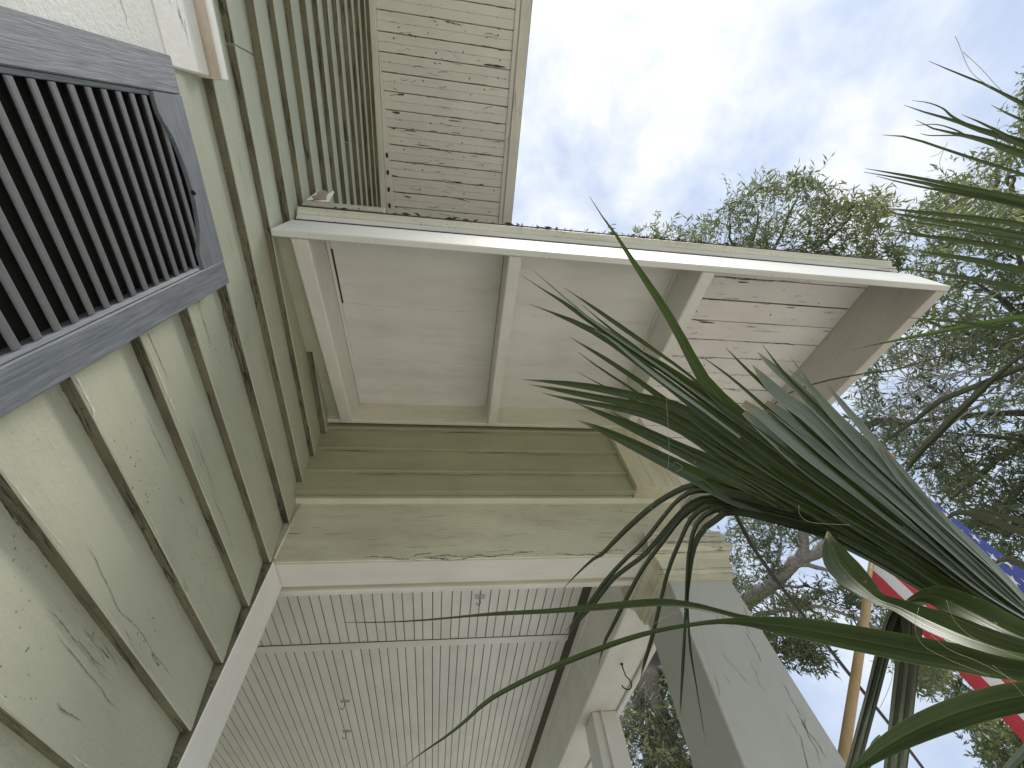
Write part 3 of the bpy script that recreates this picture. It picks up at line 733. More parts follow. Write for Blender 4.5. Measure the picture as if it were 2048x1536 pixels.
def ribbon(name, P, mat, parent, t_tip, t_base, roll=0.0, fold=.22, n=22, tex=True, bow=0.0, tf=None):
    """one leaflet: rows of (u, v, width in px) from tip to base, laid out at real distances t_tip..t_base;
    V-folded along its midrib and rolled about its own length"""
    A = spline(P, n)
    ds = np.concatenate([[0], np.cumsum(np.linalg.norm(np.diff(A[:, :2], axis=0), axis=1))]); ds /= ds[-1]
    C = []; T = []
    for i in range(n):
        s = ds[i]
        t = tf(A[i, 0], A[i, 1]) if tf else t_tip + (t_base - t_tip) * s + bow * math.sin(math.pi * s)
        C.append(px(A[i, 0], A[i, 1], t)); T.append(t)
    V = []; UV = []
    for i in range(n):
        d = (C[min(i + 1, n - 1)] - C[max(i - 1, 0)]).normalized()
        view = (C[i] - CAMP).normalized()
        side = d.cross(view).normalized(); back = side.cross(d).normalized()
        r = roll * min(1, .25 + 1.5 * min(ds[i], 1 - ds[i] * .3))
        ax = side * math.cos(r) + back * math.sin(r)
        nr = back * math.cos(r) - side * math.sin(r)
        hw = max(A[i, 2], .8) * .5 / ppm(C[i], side) / max(.35, math.cos(r))
        f = fold * hw * 2 * (1 - .6 * ds[i] * 0)
        V += [C[i] - ax * hw, C[i] - ax * hw * .5 + nr * f * .55, C[i] + nr * f, C[i] + nr * f, C[i] + ax * hw * .5 + nr * f * .55, C[i] + ax * hw]
        UV += [(0, 1 - ds[i]), (.25, 1 - ds[i]), (.5, 1 - ds[i]), (.5, 1 - ds[i]), (.75, 1 - ds[i]), (1, 1 - ds[i])]
    F = []
    for i in range(n - 1):
        for k in (0, 1, 3, 4):
            a = i * 6 + k; F.append((a, a + 1, a + 7, a + 6))
    o = mesh(name, V, F, mat, parent, smooth=True)
    l = o.data.uv_layers.new(name='UVMap'); vi = np.empty(len(o.data.loops), np.int32); o.data.loops.foreach_get('vertex_index', vi)
    l.data.foreach_set('uv', np.array(UV)[vi].ravel())
    return o
def frond(base, label):
    f = bpy.data.objects.new('frond', None); col.objects.link(f); f.parent = palm; f.location = base - palm.location; f['label'] = label
    return f
# --- frond one: the big pleated fan
fA = frond(px(2070, 1266, .92), 'large pleated frond in front of the porch corner')
B0 = (2075, 1262)
DK = dict(mat=M['palm'], parent=fA)
fan_n = [0]
def fan_t(u, v):
    r = math.hypot(u - 2075, v - 1262)
    return .91 + .00023 * r
def toA(P, via, t0=1.12, t1=.93, mat='palm', roll=0, fold=.22, wb=14, bow=0):
    Q = list(P) + list(via) + [(B0[0] + 25, via[-1][1] * 0 + B0[1] + random.uniform(-10, 8), wb)]
    fan_n[0] += 1; off = .0012 * ((fan_n[0] * 7) % 5)
    k = len(P); Q = [q if i < k else (q[0], q[1], q[2] * .74) for i, q in enumerate(Q)]
    return ribbon('leaflet', Q, M[mat], fA, t0, t1, roll, fold, 28, tf=lambda u, v: fan_t(u, v) + off)
toA([(1179,393,1),(1208,438,3),(1236,476,6),(1270,529,11),(1304,579,15),(1346,646,18),(1386,721,22),(1414,768,26),(1462,815,28),(1520,862,26)], [(1620,938,28),(1750,1032,32),(1900,1145,28)], 1.18, .93, 'palmmid', .3)
toA([(1044,551,1),(1086,579,3),(1129,606,7),(1174,638,11),(1224,671,14),(1274,706,17),(1324,734,20),(1374,768,24),(1424,805,28),(1480,850,32)], [(1600,948,40),(1750,1058,42),(1900,1162,34)], 1.15, .93, 'palm', -.15)
toA([(1066,540,1),(1099,569,3),(1136,601,4),(1164,626,5),(1186,641,5),(1240,680,5)], [(1340,748,7),(1500,862,10),(1750,1040,12)], 1.15, .93, 'palmwaxsheen', .9)
toA([(1058,608,1),(1101,624,4),(1149,644,10),(1199,669,14),(1249,703,15),(1299,741,17),(1336,768,19),(1400,818,23),(1480,878,26)], [(1620,985,34),(1780,1085,36),(1920,1180,30)], 1.13, .92, 'palm', .35)
ribbon('leaflet', [(1190,660,1),(1224,680,4),(1262,712,6),(1300,742,7),(1340,772,7),(1400,815,6),(1480,875,4)], M['palmwaxsheen'], fA, 1.12, 1.05, .8, .1, 14)  # silver highlight along the previous leaflet's upper edge, drawn as a pale strip
toA([(1129,576,1),(1174,606,5),(1224,641,9),(1274,676,9),(1324,711,7),(1374,746,6),(1396,768,6),(1440,806,9)], [(1540,880,14),(1750,1035,18),(1900,1142,18)], 1.14, .94, 'palm')
toA([(1164,609,1),(1204,644,4),(1236,669,6),(1266,691,7),(1320,735,10)], [(1500,868,16),(1750,1050,20)], 1.13, .94)
toA([(1139,674,1),(1184,701,6),(1224,726,9),(1261,751,10),(1299,777,11),(1350,815,14)], [(1500,908,26),(1680,1010,34),(1850,1122,30)], 1.12, .92)
toA([(1156,704,1),(1199,736,4),(1249,768,5),(1274,786,6),(1340,830,10)], [(1500,922,22),(1750,1062,24)], 1.12, .93)
toA([(1155,744,1),(1199,768,2.5),(1221,779,3),(1290,812,6)], [(1500,918,18),(1750,1060,20)], 1.12, .93)
toA([(1044,759,1),(1084,762,5),(1124,766,10),(1199,777,15),(1274,793,17),(1349,812,22),(1400,840,26),(1470,890,30)], [(1620,985,38),(1780,1090,36),(1920,1185,30)], 1.10, .91, 'palm', .2)
toA([(1059,769,1),(1124,781,9),(1199,796,13),(1274,811,17),(1336,828,20),(1390,856,24),(1460,905,30)], [(1600,990,40),(1780,1098,38),(1920,1190,32)], 1.09, .91, 'palm', -.2)
toA([(1084,786,1),(1149,801,8),(1224,814,11),(1286,829,14),(1336,846,18),(1386,872,22),(1460,922,28)], [(1600,1002,40),(1780,1104,38),(1920,1194,32)], 1.08, .91, 'palm', .25)
toA([(1146,804,1),(1199,825,9),(1249,847,17),(1299,870,23),(1349,894,26),(1420,930,32)], [(1560,1000,44),(1740,1092,44),(1900,1186,36)], 1.07, .90, 'palm', -.1)
toA([(1209,817,1),(1249,838,5),(1299,862,8),(1349,886,12)], [(1500,955,26),(1740,1085,30)], 1.07, .91)
toA([(1154,840,1),(1182,851,8),(1211,863,15),(1274,893,23),(1336,924,28),(1399,955,34),(1470,990,42)], [(1600,1040,48),(1740,1105,46),(1900,1196,38)], 1.06, .89, 'palm', .1)
toA([(1410,960,8),(1460,990,24),(1530,1010,30)], [(1640,1058,40),(1780,1124,40),(1920,1205,34)], 1.04, .89, 'palminner', -.3)
toA([(1420,905,6),(1500,950,30),(1600,1010,40)], [(1760,1105,46),(1920,1195,38)], 1.04, .90, 'palminner', .3)
# waxy, sheen-coloured right half of the fan, turned to face the open sky
WX = dict(mat='palmwaxsheen')
toA([(1405,714,1),(1442,740,4),(1482,772,6),(1525,810,8),(1570,850,12)], [(1700,960,22),(1850,1085,26),(1960,1170,22)], 1.10, .95, 'palm', .2)
toA([(1451,695,1),(1492,737,6),(1535,777,8),(1580,820,8),(1620,860,10)], [(1740,960,20),(1880,1085,24),(1970,1170,20)], 1.10, .95, 'palm', .2)
toA([(1486,806,15),(1502,815,17),(1525,832,20),(1575,872,26),(1625,912,30)], [(1720,985,36),(1860,1092,36),(1970,1180,26)], 1.08, .94, 'palmwaxsheen', .75, .12)
toA([(1488,824,12),(1530,860,24),(1575,900,28),(1625,942,30)], [(1720,1012,34),(1860,1108,34),(1970,1190,26)], 1.08, .94, 'palmwaxsheen', .55, .14)
toA([(1530,807,17),(1545,815,19),(1575,838,24),(1625,876,30),(1675,918,32)], [(1760,988,36),(1880,1088,34),(1980,1178,26)], 1.08, .94, 'palmwaxsheen', .8, .12)
toA([(1505,730,1),(1513,741,8),(1525,754,16),(1562,792,27),(1612,828,29),(1662,874,30),(1712,924,31)], [(1800,1002,34),(1900,1090,32),(1990,1172,24)], 1.09, .94, 'palmwaxsheen', .7, .14)
toA([(1515,704,1),(1532,721,9),(1550,737,15),(1585,766,18),(1620,801,22),(1662,842,26),(1700,880,28),(1750,930,30)], [(1830,1008,32),(1920,1092,30),(2000,1168,22)], 1.09, .95, 'palmwaxsheen', .65, .16)
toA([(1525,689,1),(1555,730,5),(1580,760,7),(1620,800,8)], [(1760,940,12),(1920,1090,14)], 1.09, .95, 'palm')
toA([(1576,739,1),(1612,766,11),(1640,797,15),(1670,832,20),(1712,874,24),(1750,910,28)], [(1840,1000,30),(1930,1090,28),(2005,1162,20)], 1.08, .95, 'palmwaxsheen', .6, .16)
toA([(1582,716,1),(1610,755,6),(1632,787,8),(1670,830,9)], [(1800,960,14),(1940,1095,14)], 1.08, .95, 'palmwaxsheen', .4)
toA([(1650,765,1),(1675,796,10),(1712,840,15),(1750,884,18),(1775,915,21),(1810,958,26)], [(1870,1025,30),(1950,1098,27),(2015,1160,18)], 1.07, .95, 'palmwaxsheen', .55, .16)
toA([(1816,978,14),(1828,985,20),(1850,1008,24),(1875,1036,24)], [(1930,1090,24),(1990,1140,20)], 1.02, .95, 'palmwaxsheen', .3, .1)
toA([(1764,893,4),(1772,912,9),(1795,945,14),(1830,990,22)], [(1900,1065,26),(1980,1140,20)], 1.03, .95, 'palmwaxsheen', -.2, .16)
# drooping split tips under the fan
def droop(P):
    fan_n[0] += 1; off = .0015 * (fan_n[0] % 7)
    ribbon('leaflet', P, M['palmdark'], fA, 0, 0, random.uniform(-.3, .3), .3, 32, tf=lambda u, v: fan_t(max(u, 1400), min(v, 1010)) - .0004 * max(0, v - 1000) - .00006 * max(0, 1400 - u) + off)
droop([(1124,1180,1),(1150,1152,3),(1184,1120,6),(1204,1108,8),(1249,1062,11),(1299,1017,12),(1336,992,12),(1374,974,13),(1414,970,15),(1470,985,18),(1589,1021,13)])
droop([(1131,1262,1.5),(1155,1235,7),(1179,1207,9),(1211,1162,9),(1249,1120,9),(1286,1085,9),(1324,1037,9),(1349,1007,9),(1379,985,11),(1420,980,14),(1480,995,16),(1603,1030,13)])
droop([(1128,1278,1),(1160,1240,5),(1190,1205,8),(1224,1160,10),(1255,1135,10),(1286,1112,10),(1311,1085,11),(1349,1040,12),(1379,1010,13),(1411,998,15),(1460,1003,16),(1617,1039,13)])
droop([(1196,1335,1),(1209,1285,6),(1224,1255,8),(1249,1205,9),(1274,1157,9),(1296,1122,9),(1324,1085,10),(1361,1037,11),(1400,1010,12),(1450,1008,14),(1631,1048,13)])
droop([(1281,1357,1),(1289,1325,7),(1304,1275,9),(1319,1212,8),(1334,1150,8),(1346,1115,9),(1361,1080,9),(1379,1042,10),(1402,1020,12),(1440,1016,13),(1645,1057,13)])
droop([(1360,1435,1),(1361,1412,3),(1366,1325,7),(1370,1250,6),(1373,1187,7),(1376,1125,8),(1381,1090,9),(1391,1052,10),(1414,1028,12),(1465,1020,13),(1659,1066,13)])
droop([(1411,1484,1),(1391,1362,3),(1381,1300,5),(1375,1212,5),(1378,1162,7),(1386,1102,11),(1400,1068,13),(1428,1042,14),(1480,1025,14),(1673,1075,13)])
# split lower leaflets
fB = frond(px(2085, 1345, .62), 'low split leaflets of the nearest frond')
ribbon('leaflet', [(806,1536,1),(840,1508,3),(882,1480,5),(925,1447,7),(975,1402,10),(1037,1367,11),(1100,1337,12),(1149,1317,13),(1214,1292,12),(1274,1272,11),(1336,1257,9),(1424,1244,10),(1486,1243,17),(1536,1248,32),(1611,1258,46),(1686,1272,53),(1761,1286,57),(1836,1301,61),(1911,1314,60),(1986,1332,52),(2110,1352,44)], M['palm'], fB, .92, .62, .15, .16, 44)
ribbon('leaflet', [(690,1245,1),(775,1244,2.5),(850,1240,3.5),(937,1232,5),(1000,1227,8),(1100,1222,10),(1199,1214,14),(1299,1205,16),(1349,1206,15),(1399,1214,14),(1449,1227,13),(1500,1240,16),(1560,1246,20),(1640,1252,16)], M['palm'], fB, .95, .77, .3, .2, 36)
ribbon('leaflet', [(1690,1552,4),(1706,1541,14),(1731,1523,28),(1761,1500,42),(1823,1464,60),(1898,1432,70),(1973,1408,74),(2048,1392,74),(2130,1378,66)], M['palm'], fB, .66, .56, -.15, .16, 30)
ribbon('leaflet', [(1728,1560,14),(1737,1525,16),(1748,1488,13),(1760,1470,4)], M['palmwaxsheen'], fB, .65, .655, .5, .2, 10)
ribbon('leaflet', [(1656,1062,3),(1660,1080,22),(1667,1098,46),(1676,1120,60),(1698,1147,58),(1731,1176,42),(1758,1198,26),(1798,1212,29),(1861,1240,46),(1936,1272,46),(2011,1298,40),(2100,1318,34)], M['palm'], fB, .80, .66, .35, .14, 34)
ribbon('leaflet', [(1655,1063,2),(1651,1085,9),(1648,1105,5),(1652,1120,2)], M['fibre'], fB, .795, .80, .2, .1, 8)
ribbon('leaflet', [(1808,1206,3),(1840,1194,24),(1880,1196,50),(1950,1226,62),(2020,1262,60),(2110,1300,50)], M['palm'], fB, .80, .70, .25, .12, 22)
ribbon('leaflet', [(1822,1212,3),(1880,1236,30),(1960,1272,44),(2100,1318,44)], M['palm'], fB, .78, .68, -.2, .14, 18)
ribbon('leaflet', [(1990,1570,14),(2015,1538,20),(2060,1490,24),(2110,1440,22)], M['palmwaxsheen'], fB, .6, .58, .3, .2, 10)
# hanging folded pair, seen dark against the sky
fH = frond(px(1812, 1210, .95), 'dark ribbed frond folded over and hanging down')
for k in range(4):
    o = 9.2 * (k - 1.5)
    ribbon('leaflet', [(1688 + o * .75, 1585, 9), (1708 + o * .75, 1527, 9.5), (1728 + o * .75, 1452, 9.5), (1748 + o * .75, 1377, 9.5), (1764 + o * .8, 1314, 10), (1783 + o * .9, 1250, 12), (1800 + o, 1215, 12)], M['palmdry'], fH, .80, .92, .9 * (-1) ** k, .25, 22)
for k in range(5):
    o = 9.6 * (k - 2)
    ribbon('leaflet', [(1786 + o, 1600, 10), (1791 + o, 1536, 11), (1798 + o, 1477, 11), (1806 + o, 1402, 11), (1814 + o, 1327, 11), (1818 + o * 1.1, 1260, 13), (1812 + o, 1212, 13)], M['palmdry'], fH, .80, .92, .9 * (-1) ** k, .25, 22)
# --- frond at the upper right
fC = frond(px(2790, 590, 1.75), 'upper frond with thin pointed leaflets against the sky')
def toC(P, mat='palm', t0=1.45, t1=1.62, wb=20, roll=0, short=False, yb=None):
    Q = list(P)
    if not short:
        u, v, w = Q[-1]; Q += [(u + (2700 - u) * .45, v + (585 + (v - 400) * .12 - v) * .42, max(w, 16)), (2740, 588 + (v - 400) * .08, wb)]
    ribbon('leaflet', Q, M[mat], fC, t0, t1, roll if roll else random.uniform(-.4, .4), .25, 26)
toC([(1857,122,1),(1911,145,4),(1973,170,6),(2011,190,8),(2048,209,11)])
toC([(1808,210,1),(1848,224,4),(1911,242,8),(1961,260,13),(2011,275,17),(2048,288,20)])
toC([(1825,201,1),(1858,206,2.5),(1886,217,4),(1903,232,6),(1931,247,6),(1970,262,8)], short=True)
toC([(1923,229,1),(1961,245,5),(2011,270,9),(2048,288,12)])
toC([(1832,240,1),(1843,250,3),(1886,262,5),(1936,272,9),(1973,282,14),(2048,310,19)])
toC([(1830,251,1),(1873,249,2.5),(1911,260,4),(1936,273,6),(1980,286,7)], short=True)
toC([(1841,267,1),(1861,271,2.5),(1911,271,3.5),(1936,275,5),(1980,288,6)], short=True)
toC([(1982,210,1),(2011,225,5),(2048,242,7)])
toC([(1765,270,1),(1796,272,3),(1823,276,5),(1886,297,6),(1961,322,8),(2048,350,9)])
toC([(1731,337,1),(1811,351,6),(1886,366,9),(1961,382,13),(2048,400,15)])
toC([(1727,344,1),(1786,354,4),(1848,366,8),(1911,382,13),(1973,394,15),(2048,412,16)])
toC([(1752,352,1),(1811,367,4),(1886,382,6),(1961,396,8),(2048,415,9)])
toC([(1771,416,1),(1836,424,8),(1911,432,11),(1986,441,13),(2048,450,13)])
toC([(1756,420,1),(1811,431,5),(1886,444,11),(1961,455,14),(2048,472,18)])
toC([(1773,426,1),(1811,440,3),(1848,447,4),(1900,455,5)], short=True)
toC([(1765,457,1),(1836,470,6),(1911,480,11),(1986,491,14),(2048,504,17)])
toC([(1813,497,1),(1886,510,8),(1961,522,14),(2048,540,17)])
toC([(1868,451,1),(1961,467,4),(2048,481,7)])
toC([(1753,536,1),(1836,541,3),(1911,552,9),(1986,566,12),(2048,579,14)])
toC([(1880,545,1),(1950,556,3),(2048,570,5)])
toC([(1702,701,1),(1726,694,2),(1786,682,4),(1861,667,8),(1936,652,11),(1986,644,13),(2048,636,14)], 'palmlight')
toC([(1805,634,1),(1861,639,3),(1936,646,7),(2048,660,11)])
# --- frond whose tips hang at the right edge
fD = frond(px(2330, 690, 1.5), 'bent olive leaflets at the side, below the upper frond')
def toD(P, mat='palmdry', ext=(2230, 600, 12), t0=1.3, t1=1.45, roll=.2):
    ribbon('leaflet', list(P) + ([ext] if ext else []), M[mat], fD, t0, t1, roll, .28, 24)
toD([(1806,955,1),(1812,940,9),(1819,931,12),(1841,902,15),(1873,870,18),(1906,835,18),(1950,793,16),(1994,751,13),(2048,708,10)])
toD([(1762,900,2),(1768,886,5),(1786,870,6),(1830,841,9),(1873,806,13),(1917,786,12),(1983,760,13),(2048,732,14)], ext=(2230, 660, 12))
toD([(1915,887,1),(1941,859,4),(1972,826,5.5),(2010,787,6),(2048,747,6)], 'palmwaxsheen', ext=(2230, 560, 8))
toD([(1534,862,2),(1535,835,2.6),(1550,807,3),(1580,785,3.2),(1650,762,3.2),(1737,746,3),(1786,740,3),(1862,718,2.6),(1928,701,2.6)], ext=(2150, 640, 3))
toD([(1890,1052,3),(1896,1036,8),(1910,1026,11),(1936,1026,13),(1986,1040,15),(2048,1066,15)], ext=(2230, 1120, 12), t0=1.15, t1=1.3)
toD([(1925,1023,2),(1960,1022,7),(1998,1030,10),(2048,1043,12)], ext=(2230, 1080, 12), t0=1.2, t1=1.35)
toD([(1984,1150,2),(1988,1136,8),(1999,1122,12),(2020,1118,14),(2048,1130,14)], ext=(2230, 1180, 12), t0=1.1, t1=1.25)
toD([(1886,1050,2),(1903,1058,6),(1910,1075,5),(1906,1092,2)], ext=None, t0=1.14, t1=1.15)
toD([(1990,870,1),(2048,862,3)], ext=(2200, 845, 6))
# loose curling fibres
for P, t in [([(1332,790),(1336,850),(1338,905),(1334,945),(1320,985),(1299,1015)], 1.0), ([(1299,1015),(1312,1022),(1330,1028)], 1.0),
             ([(1150,1316),(1160,1335),(1175,1355),(1185,1378)], .86), ([(1176,1314),(1210,1314),(1240,1305),(1262,1284)], .85), ([(1296,1258),(1320,1240),(1350,1226),(1372,1222)], .84),
             ([(1392,1100),(1398,1205),(1414,1317),(1434,1400)], .9), ([(1910,72),(1916,84),(1923,102),(1933,128),(1948,150),(1981,174)], 1.45), ([(1926,104),(1960,135),(1990,168),(2006,184)], 1.45),
             ([(1598,1010),(1600,1030),(1625,1045),(1700,1050)], .93),
             ([(1838,1215),(1830,1250),(1838,1280),(1856,1298),(1911,1325),(1980,1352)], .6), ([(1893,1200),(1905,1235),(1935,1268),(1980,1292),(2048,1318)], .62),
             ([(1812,1290),(1790,1300),(1786,1325)], .78), ([(1786,1322),(1783,1360),(1770,1395),(1757,1420)], .9), ([(1862,1270),(1900,1300),(1960,1325),(2048,1372)], .61), ([(1888,300),(1880,320),(1881,340)], 1.5),
             ([(1860,314),(1880,306),(1896,285)], 1.5), ([(1345,930),(1352,925),(1365,935),(1350,945)], 1.0), ([(1985,1330),(2020,1360),(2048,1392)], .56)]:
    q = spline(np.array([(a, b, 0) for a, b in P]), 18)
    w = bpy.data.objects  # local name only
    tube('fibre', [px(a, b, t) for a, b, _ in q], (.00034 if t > .75 else .00024) * t, M['fibre'], fA if t > .7 and t < 1.2 else (fB if t <= .7 else fC), 5)
# petioles, heart and trunk of the palm (beside the camera, out of the frame)
heart = Vector((1.62, .62, 1.42))
for o, b in ((fA, px(2095, 1270, .92)), (fB, px(2110, 1350, .60)), (fC, px(2735, 590, 1.62)), (fD, px(2225, 640, 1.45)), (fH, px(1812, 1210, .95))):
    c1 = b + (b - CAMP).normalized() * 0; mid = (b + heart) * .5 + Vector((0, 0, .12))
    if o is fH: mid = px(2030, 1245, 1.15)
    q = spline(np.array([tuple(b), tuple(mid), tuple(heart)]), 12)
    tube('petiole', [Vector(a) for a in q], list(np.linspace(.006, .016, 12)), M['palmdry'], o, 8)
M['palmtrunk'] = plain('fibrous_palm_trunk', (.13, .10, .07), .95, 0, .4, 40)
tube('trunk', [(1.62, .62, 0), (1.63, .62, .5), (1.62, .61, 1.0), (1.62, .62, 1.45)], [.17, .15, .15, .10], M['palmtrunk'], palm, 14)

# ---------------------------------------------------------------- flag, cable
P0 = px(1682, 1545, 1.62); P1 = px(1777, 922, 2.8)
M['polewood'] = paint('varnished_pole_wood', (.48, .345, .19), 'Z', crack=0, grime=.6, grime_col=(.31, .205, .095), rough=.45, grain=1.0, bump=.3)
M['finial'] = plain('copper_coloured_finial', (.42, .18, .09), .45, 0, .2)
M['red'] = plain('red_flag_cloth', (.36, .022, .035), .8, 0, .12, 60)
M['whitecloth'] = plain('white_flag_cloth', (.52, .515, .53), .8, 0, .06, 60)
M['blue'] = plain('blue_flag_cloth', (.022, .04, .20), .8, 0, .12, 60)
for k in ('red', 'whitecloth', 'blue'):     # thin cloth lets some sky through
    t = M[k].node_tree; b = t.nodes['Principled BSDF']; src = b.inputs['Base Color'].links[0].from_socket
    tr = N(t, 'ShaderNodeBsdfTranslucent'); t.links.new(src, tr.inputs[0]); mx = N(t, 'ShaderNodeMixShader'); mx.inputs[0].default_value = .28
    t.links.new(b.outputs[0], mx.inputs[1]); t.links.new(tr.outputs[0], mx.inputs[2]); t.links.new(mx.outputs[0], t.nodes['Material Output'].inputs[0])
pole = empty('flagpole', P0, 'round wooden flagpole with a copper ball top leaning out behind the palm', 'flagpole')
pd = (P1 - P0).normalized()
tube('pole', [P0 - pd * .14, P0 + (P1 - P0) * .5, P1], [.0125, .0125, .012], M['polewood'], pole, 20)
fq = []
for s, r in ((-.008, .012), (-.004, .024), (.004, .026), (.008, .015), (.012, .022), (.022, .031), (.036, .034), (.050, .030), (.060, .018), (.064, .003)): fq.append((P1 + pd * s * .8, r * .8))
tube('finial', [a for a, _ in fq], [r for _, r in fq], M['finial'], pole, 20)
br = P0 - pd * .16
bk = tube('bracket', [br, br + pd * .12], [.018, .018], M['steel'], pole, 14)
tube('bracket_arm', [br, W(1.74, 2.4, (br.z - H) / S - .12)], [.012, .012], M['steel'], pole, 8)
flag = empty('flag', P0 + (P1 - P0) * .9, 'american flag with stars and red and white stripes hanging from the wooden pole', 'flag')
h1 = .955; h0 = .43                       # hoist: from the finial end down the pole
side = pd.cross(Vector((0, 0, 1))).normalized()
HL = (P1 - P0).length * (h1 - h0)
FL = HL * 2.0
down = Vector((0, 0, -1))
def fp(s, t, off=0.0):
    """s 0..1 across the hoist from the top edge, t 0..1 along the fly"""
    q = P0 + (P1 - P0) * (h1 + (h0 - h1) * s)
    amp = .022 * (.25 + t)
    wv = amp * math.sin(s * 9 + t * 3.2) + .012 * math.sin(s * 17 - t * 6) * t
    gather = .05 * math.sin(math.pi * min(1, t * 1.3))
    p = q + down * (t * FL * (.97 + .04 * math.sin(s * 5))) + side * (wv + .014) + pd * (gather * (s - .5))
    if t < .06: p = q + down * (t * FL) + side * (.014 * math.cos(t / .06 * 1.5) + (wv + .014) * (t / .06))
    nrm = side
    return p + nrm * off
def cloth(name, s0, s1, t0, t1, mat, ns, ntt):
    V = []; F = []
    for i in range(ns + 1):
        for j in range(ntt + 1): V.append(fp(s0 + (s1 - s0) * i / ns, t0 + (t1 - t0) * j / ntt))
    for i in range(ns):
        for j in range(ntt):
            a = i * (ntt + 1) + j; F.append((a, a + 1, a + ntt + 2, a + ntt + 1))
    return mesh(name, V, F, mat, flag, smooth=True)
for k in range(13):
    cloth('red_stripe' if k % 2 == 0 else 'white_stripe', k / 13, (k + 1) / 13, .40 if k < 7 else 0, 1, M['red'] if k % 2 == 0 else M['whitecloth'], 3, 40)
cloth('canton', 0, 7 / 13, 0, .40, M['blue'], 20, 30)
for r in range(9):
    for c in range(6 if r % 2 == 0 else 5):
        s = (7 / 13) * (r + 1) / 10; t = .40 * ((2 * c + 1 if r % 2 == 0 else 2 * c + 2)) / 12
        rad = .0308 * HL
        for off in (.0022, -.0022):
            V = [fp(s, t, off)]
            for k in range(10):
                a = math.pi * 2 * k / 10 + math.pi / 2; rr = rad if k % 2 == 0 else rad * .39
                V.append(fp(s - math.sin(a) * rr / HL, t + math.cos(a) * rr / FL, off))
            mesh('star', V, [(0, 1 + k, 1 + (k + 1) % 10) for k in range(10)], M['whitecloth'], flag)
# service cable dropping away from the eave
pts = [px(1462, 1012, 1.75), px(1475, 1034, 1.78), px(1500, 1085, 1.85), px(1545, 1150, 2.0), px(1600, 1222, 2.2), px(1700, 1350, 2.7), px(1780, 1450, 3.2), px(1830, 1515, 3.7), px(1900, 1610, 4.6)]
q = spline(np.array([tuple(p) for p in pts]), 40)
cb = tube('service_cable', [Vector(a) for a in q], list(np.linspace(.0068, .0085, 40)), M['cable'], None, 8)
cb['label'] = 'thin black cable running down from the eave past the corner post'; cb['category'] = 'cable'

# ---------------------------------------------------------------- trees
def leafmat(name, cols, rough=.42, trans=.42):
    mt, t, b = newmat(name)
    a = N(t, 'ShaderNodeAttribute'); a.attribute_name = 'tint'
    c = ramp(t, a.outputs['Fac'], [(i / (len(cols) - 1), k + (1,)) for i, k in enumerate(cols)])
    t.links.new(c, b.inputs['Base Color']); b.inputs['Roughness'].default_value = rough; b.inputs['Specular IOR Level'].default_value = .5
    tr = N(t, 'ShaderNodeBsdfTranslucent'); t.links.new(mixc(t, .35, c, (.24, .30, .09)), tr.inputs[0])
    mx = N(t, 'ShaderNodeMixShader'); mx.inputs[0].default_value = trans
    t.links.new(b.outputs[0], mx.inputs[1]); t.links.new(tr.outputs[0], mx.inputs[2]); t.links.new(mx.outputs[0], t.nodes['Material Output'].inputs[0])
    return mt
M['leafA'] = leafmat('oak_leaf', [(.065, .085, .052), (.115, .145, .08), (.17, .20, .10), (.24, .26, .115)])
M['leafB'] = leafmat('pale_leaf', [(.06, .075, .035), (.10, .125, .05), (.15, .17, .07), (.19, .20, .09)])
M['bark'] = plain('lichen_grey_bark', (.34, .32, .29), .95, 0, .75, 38)
M['barkdark'] = plain('dark_bark', (.13, .12, .10), .95, 0, .5, 30)
rng = np.random.default_rng(11)
def pip(u, v, poly):
    ins = False; j = len(poly) - 1
    for i in range(len(poly)):
        xi, yi = poly[i]; xj, yj = poly[j]
        if (yi > v) != (yj > v) and u < (xj - xi) * (v - yi) / (yj - yi) + xi: ins = not ins
        j = i
    return ins
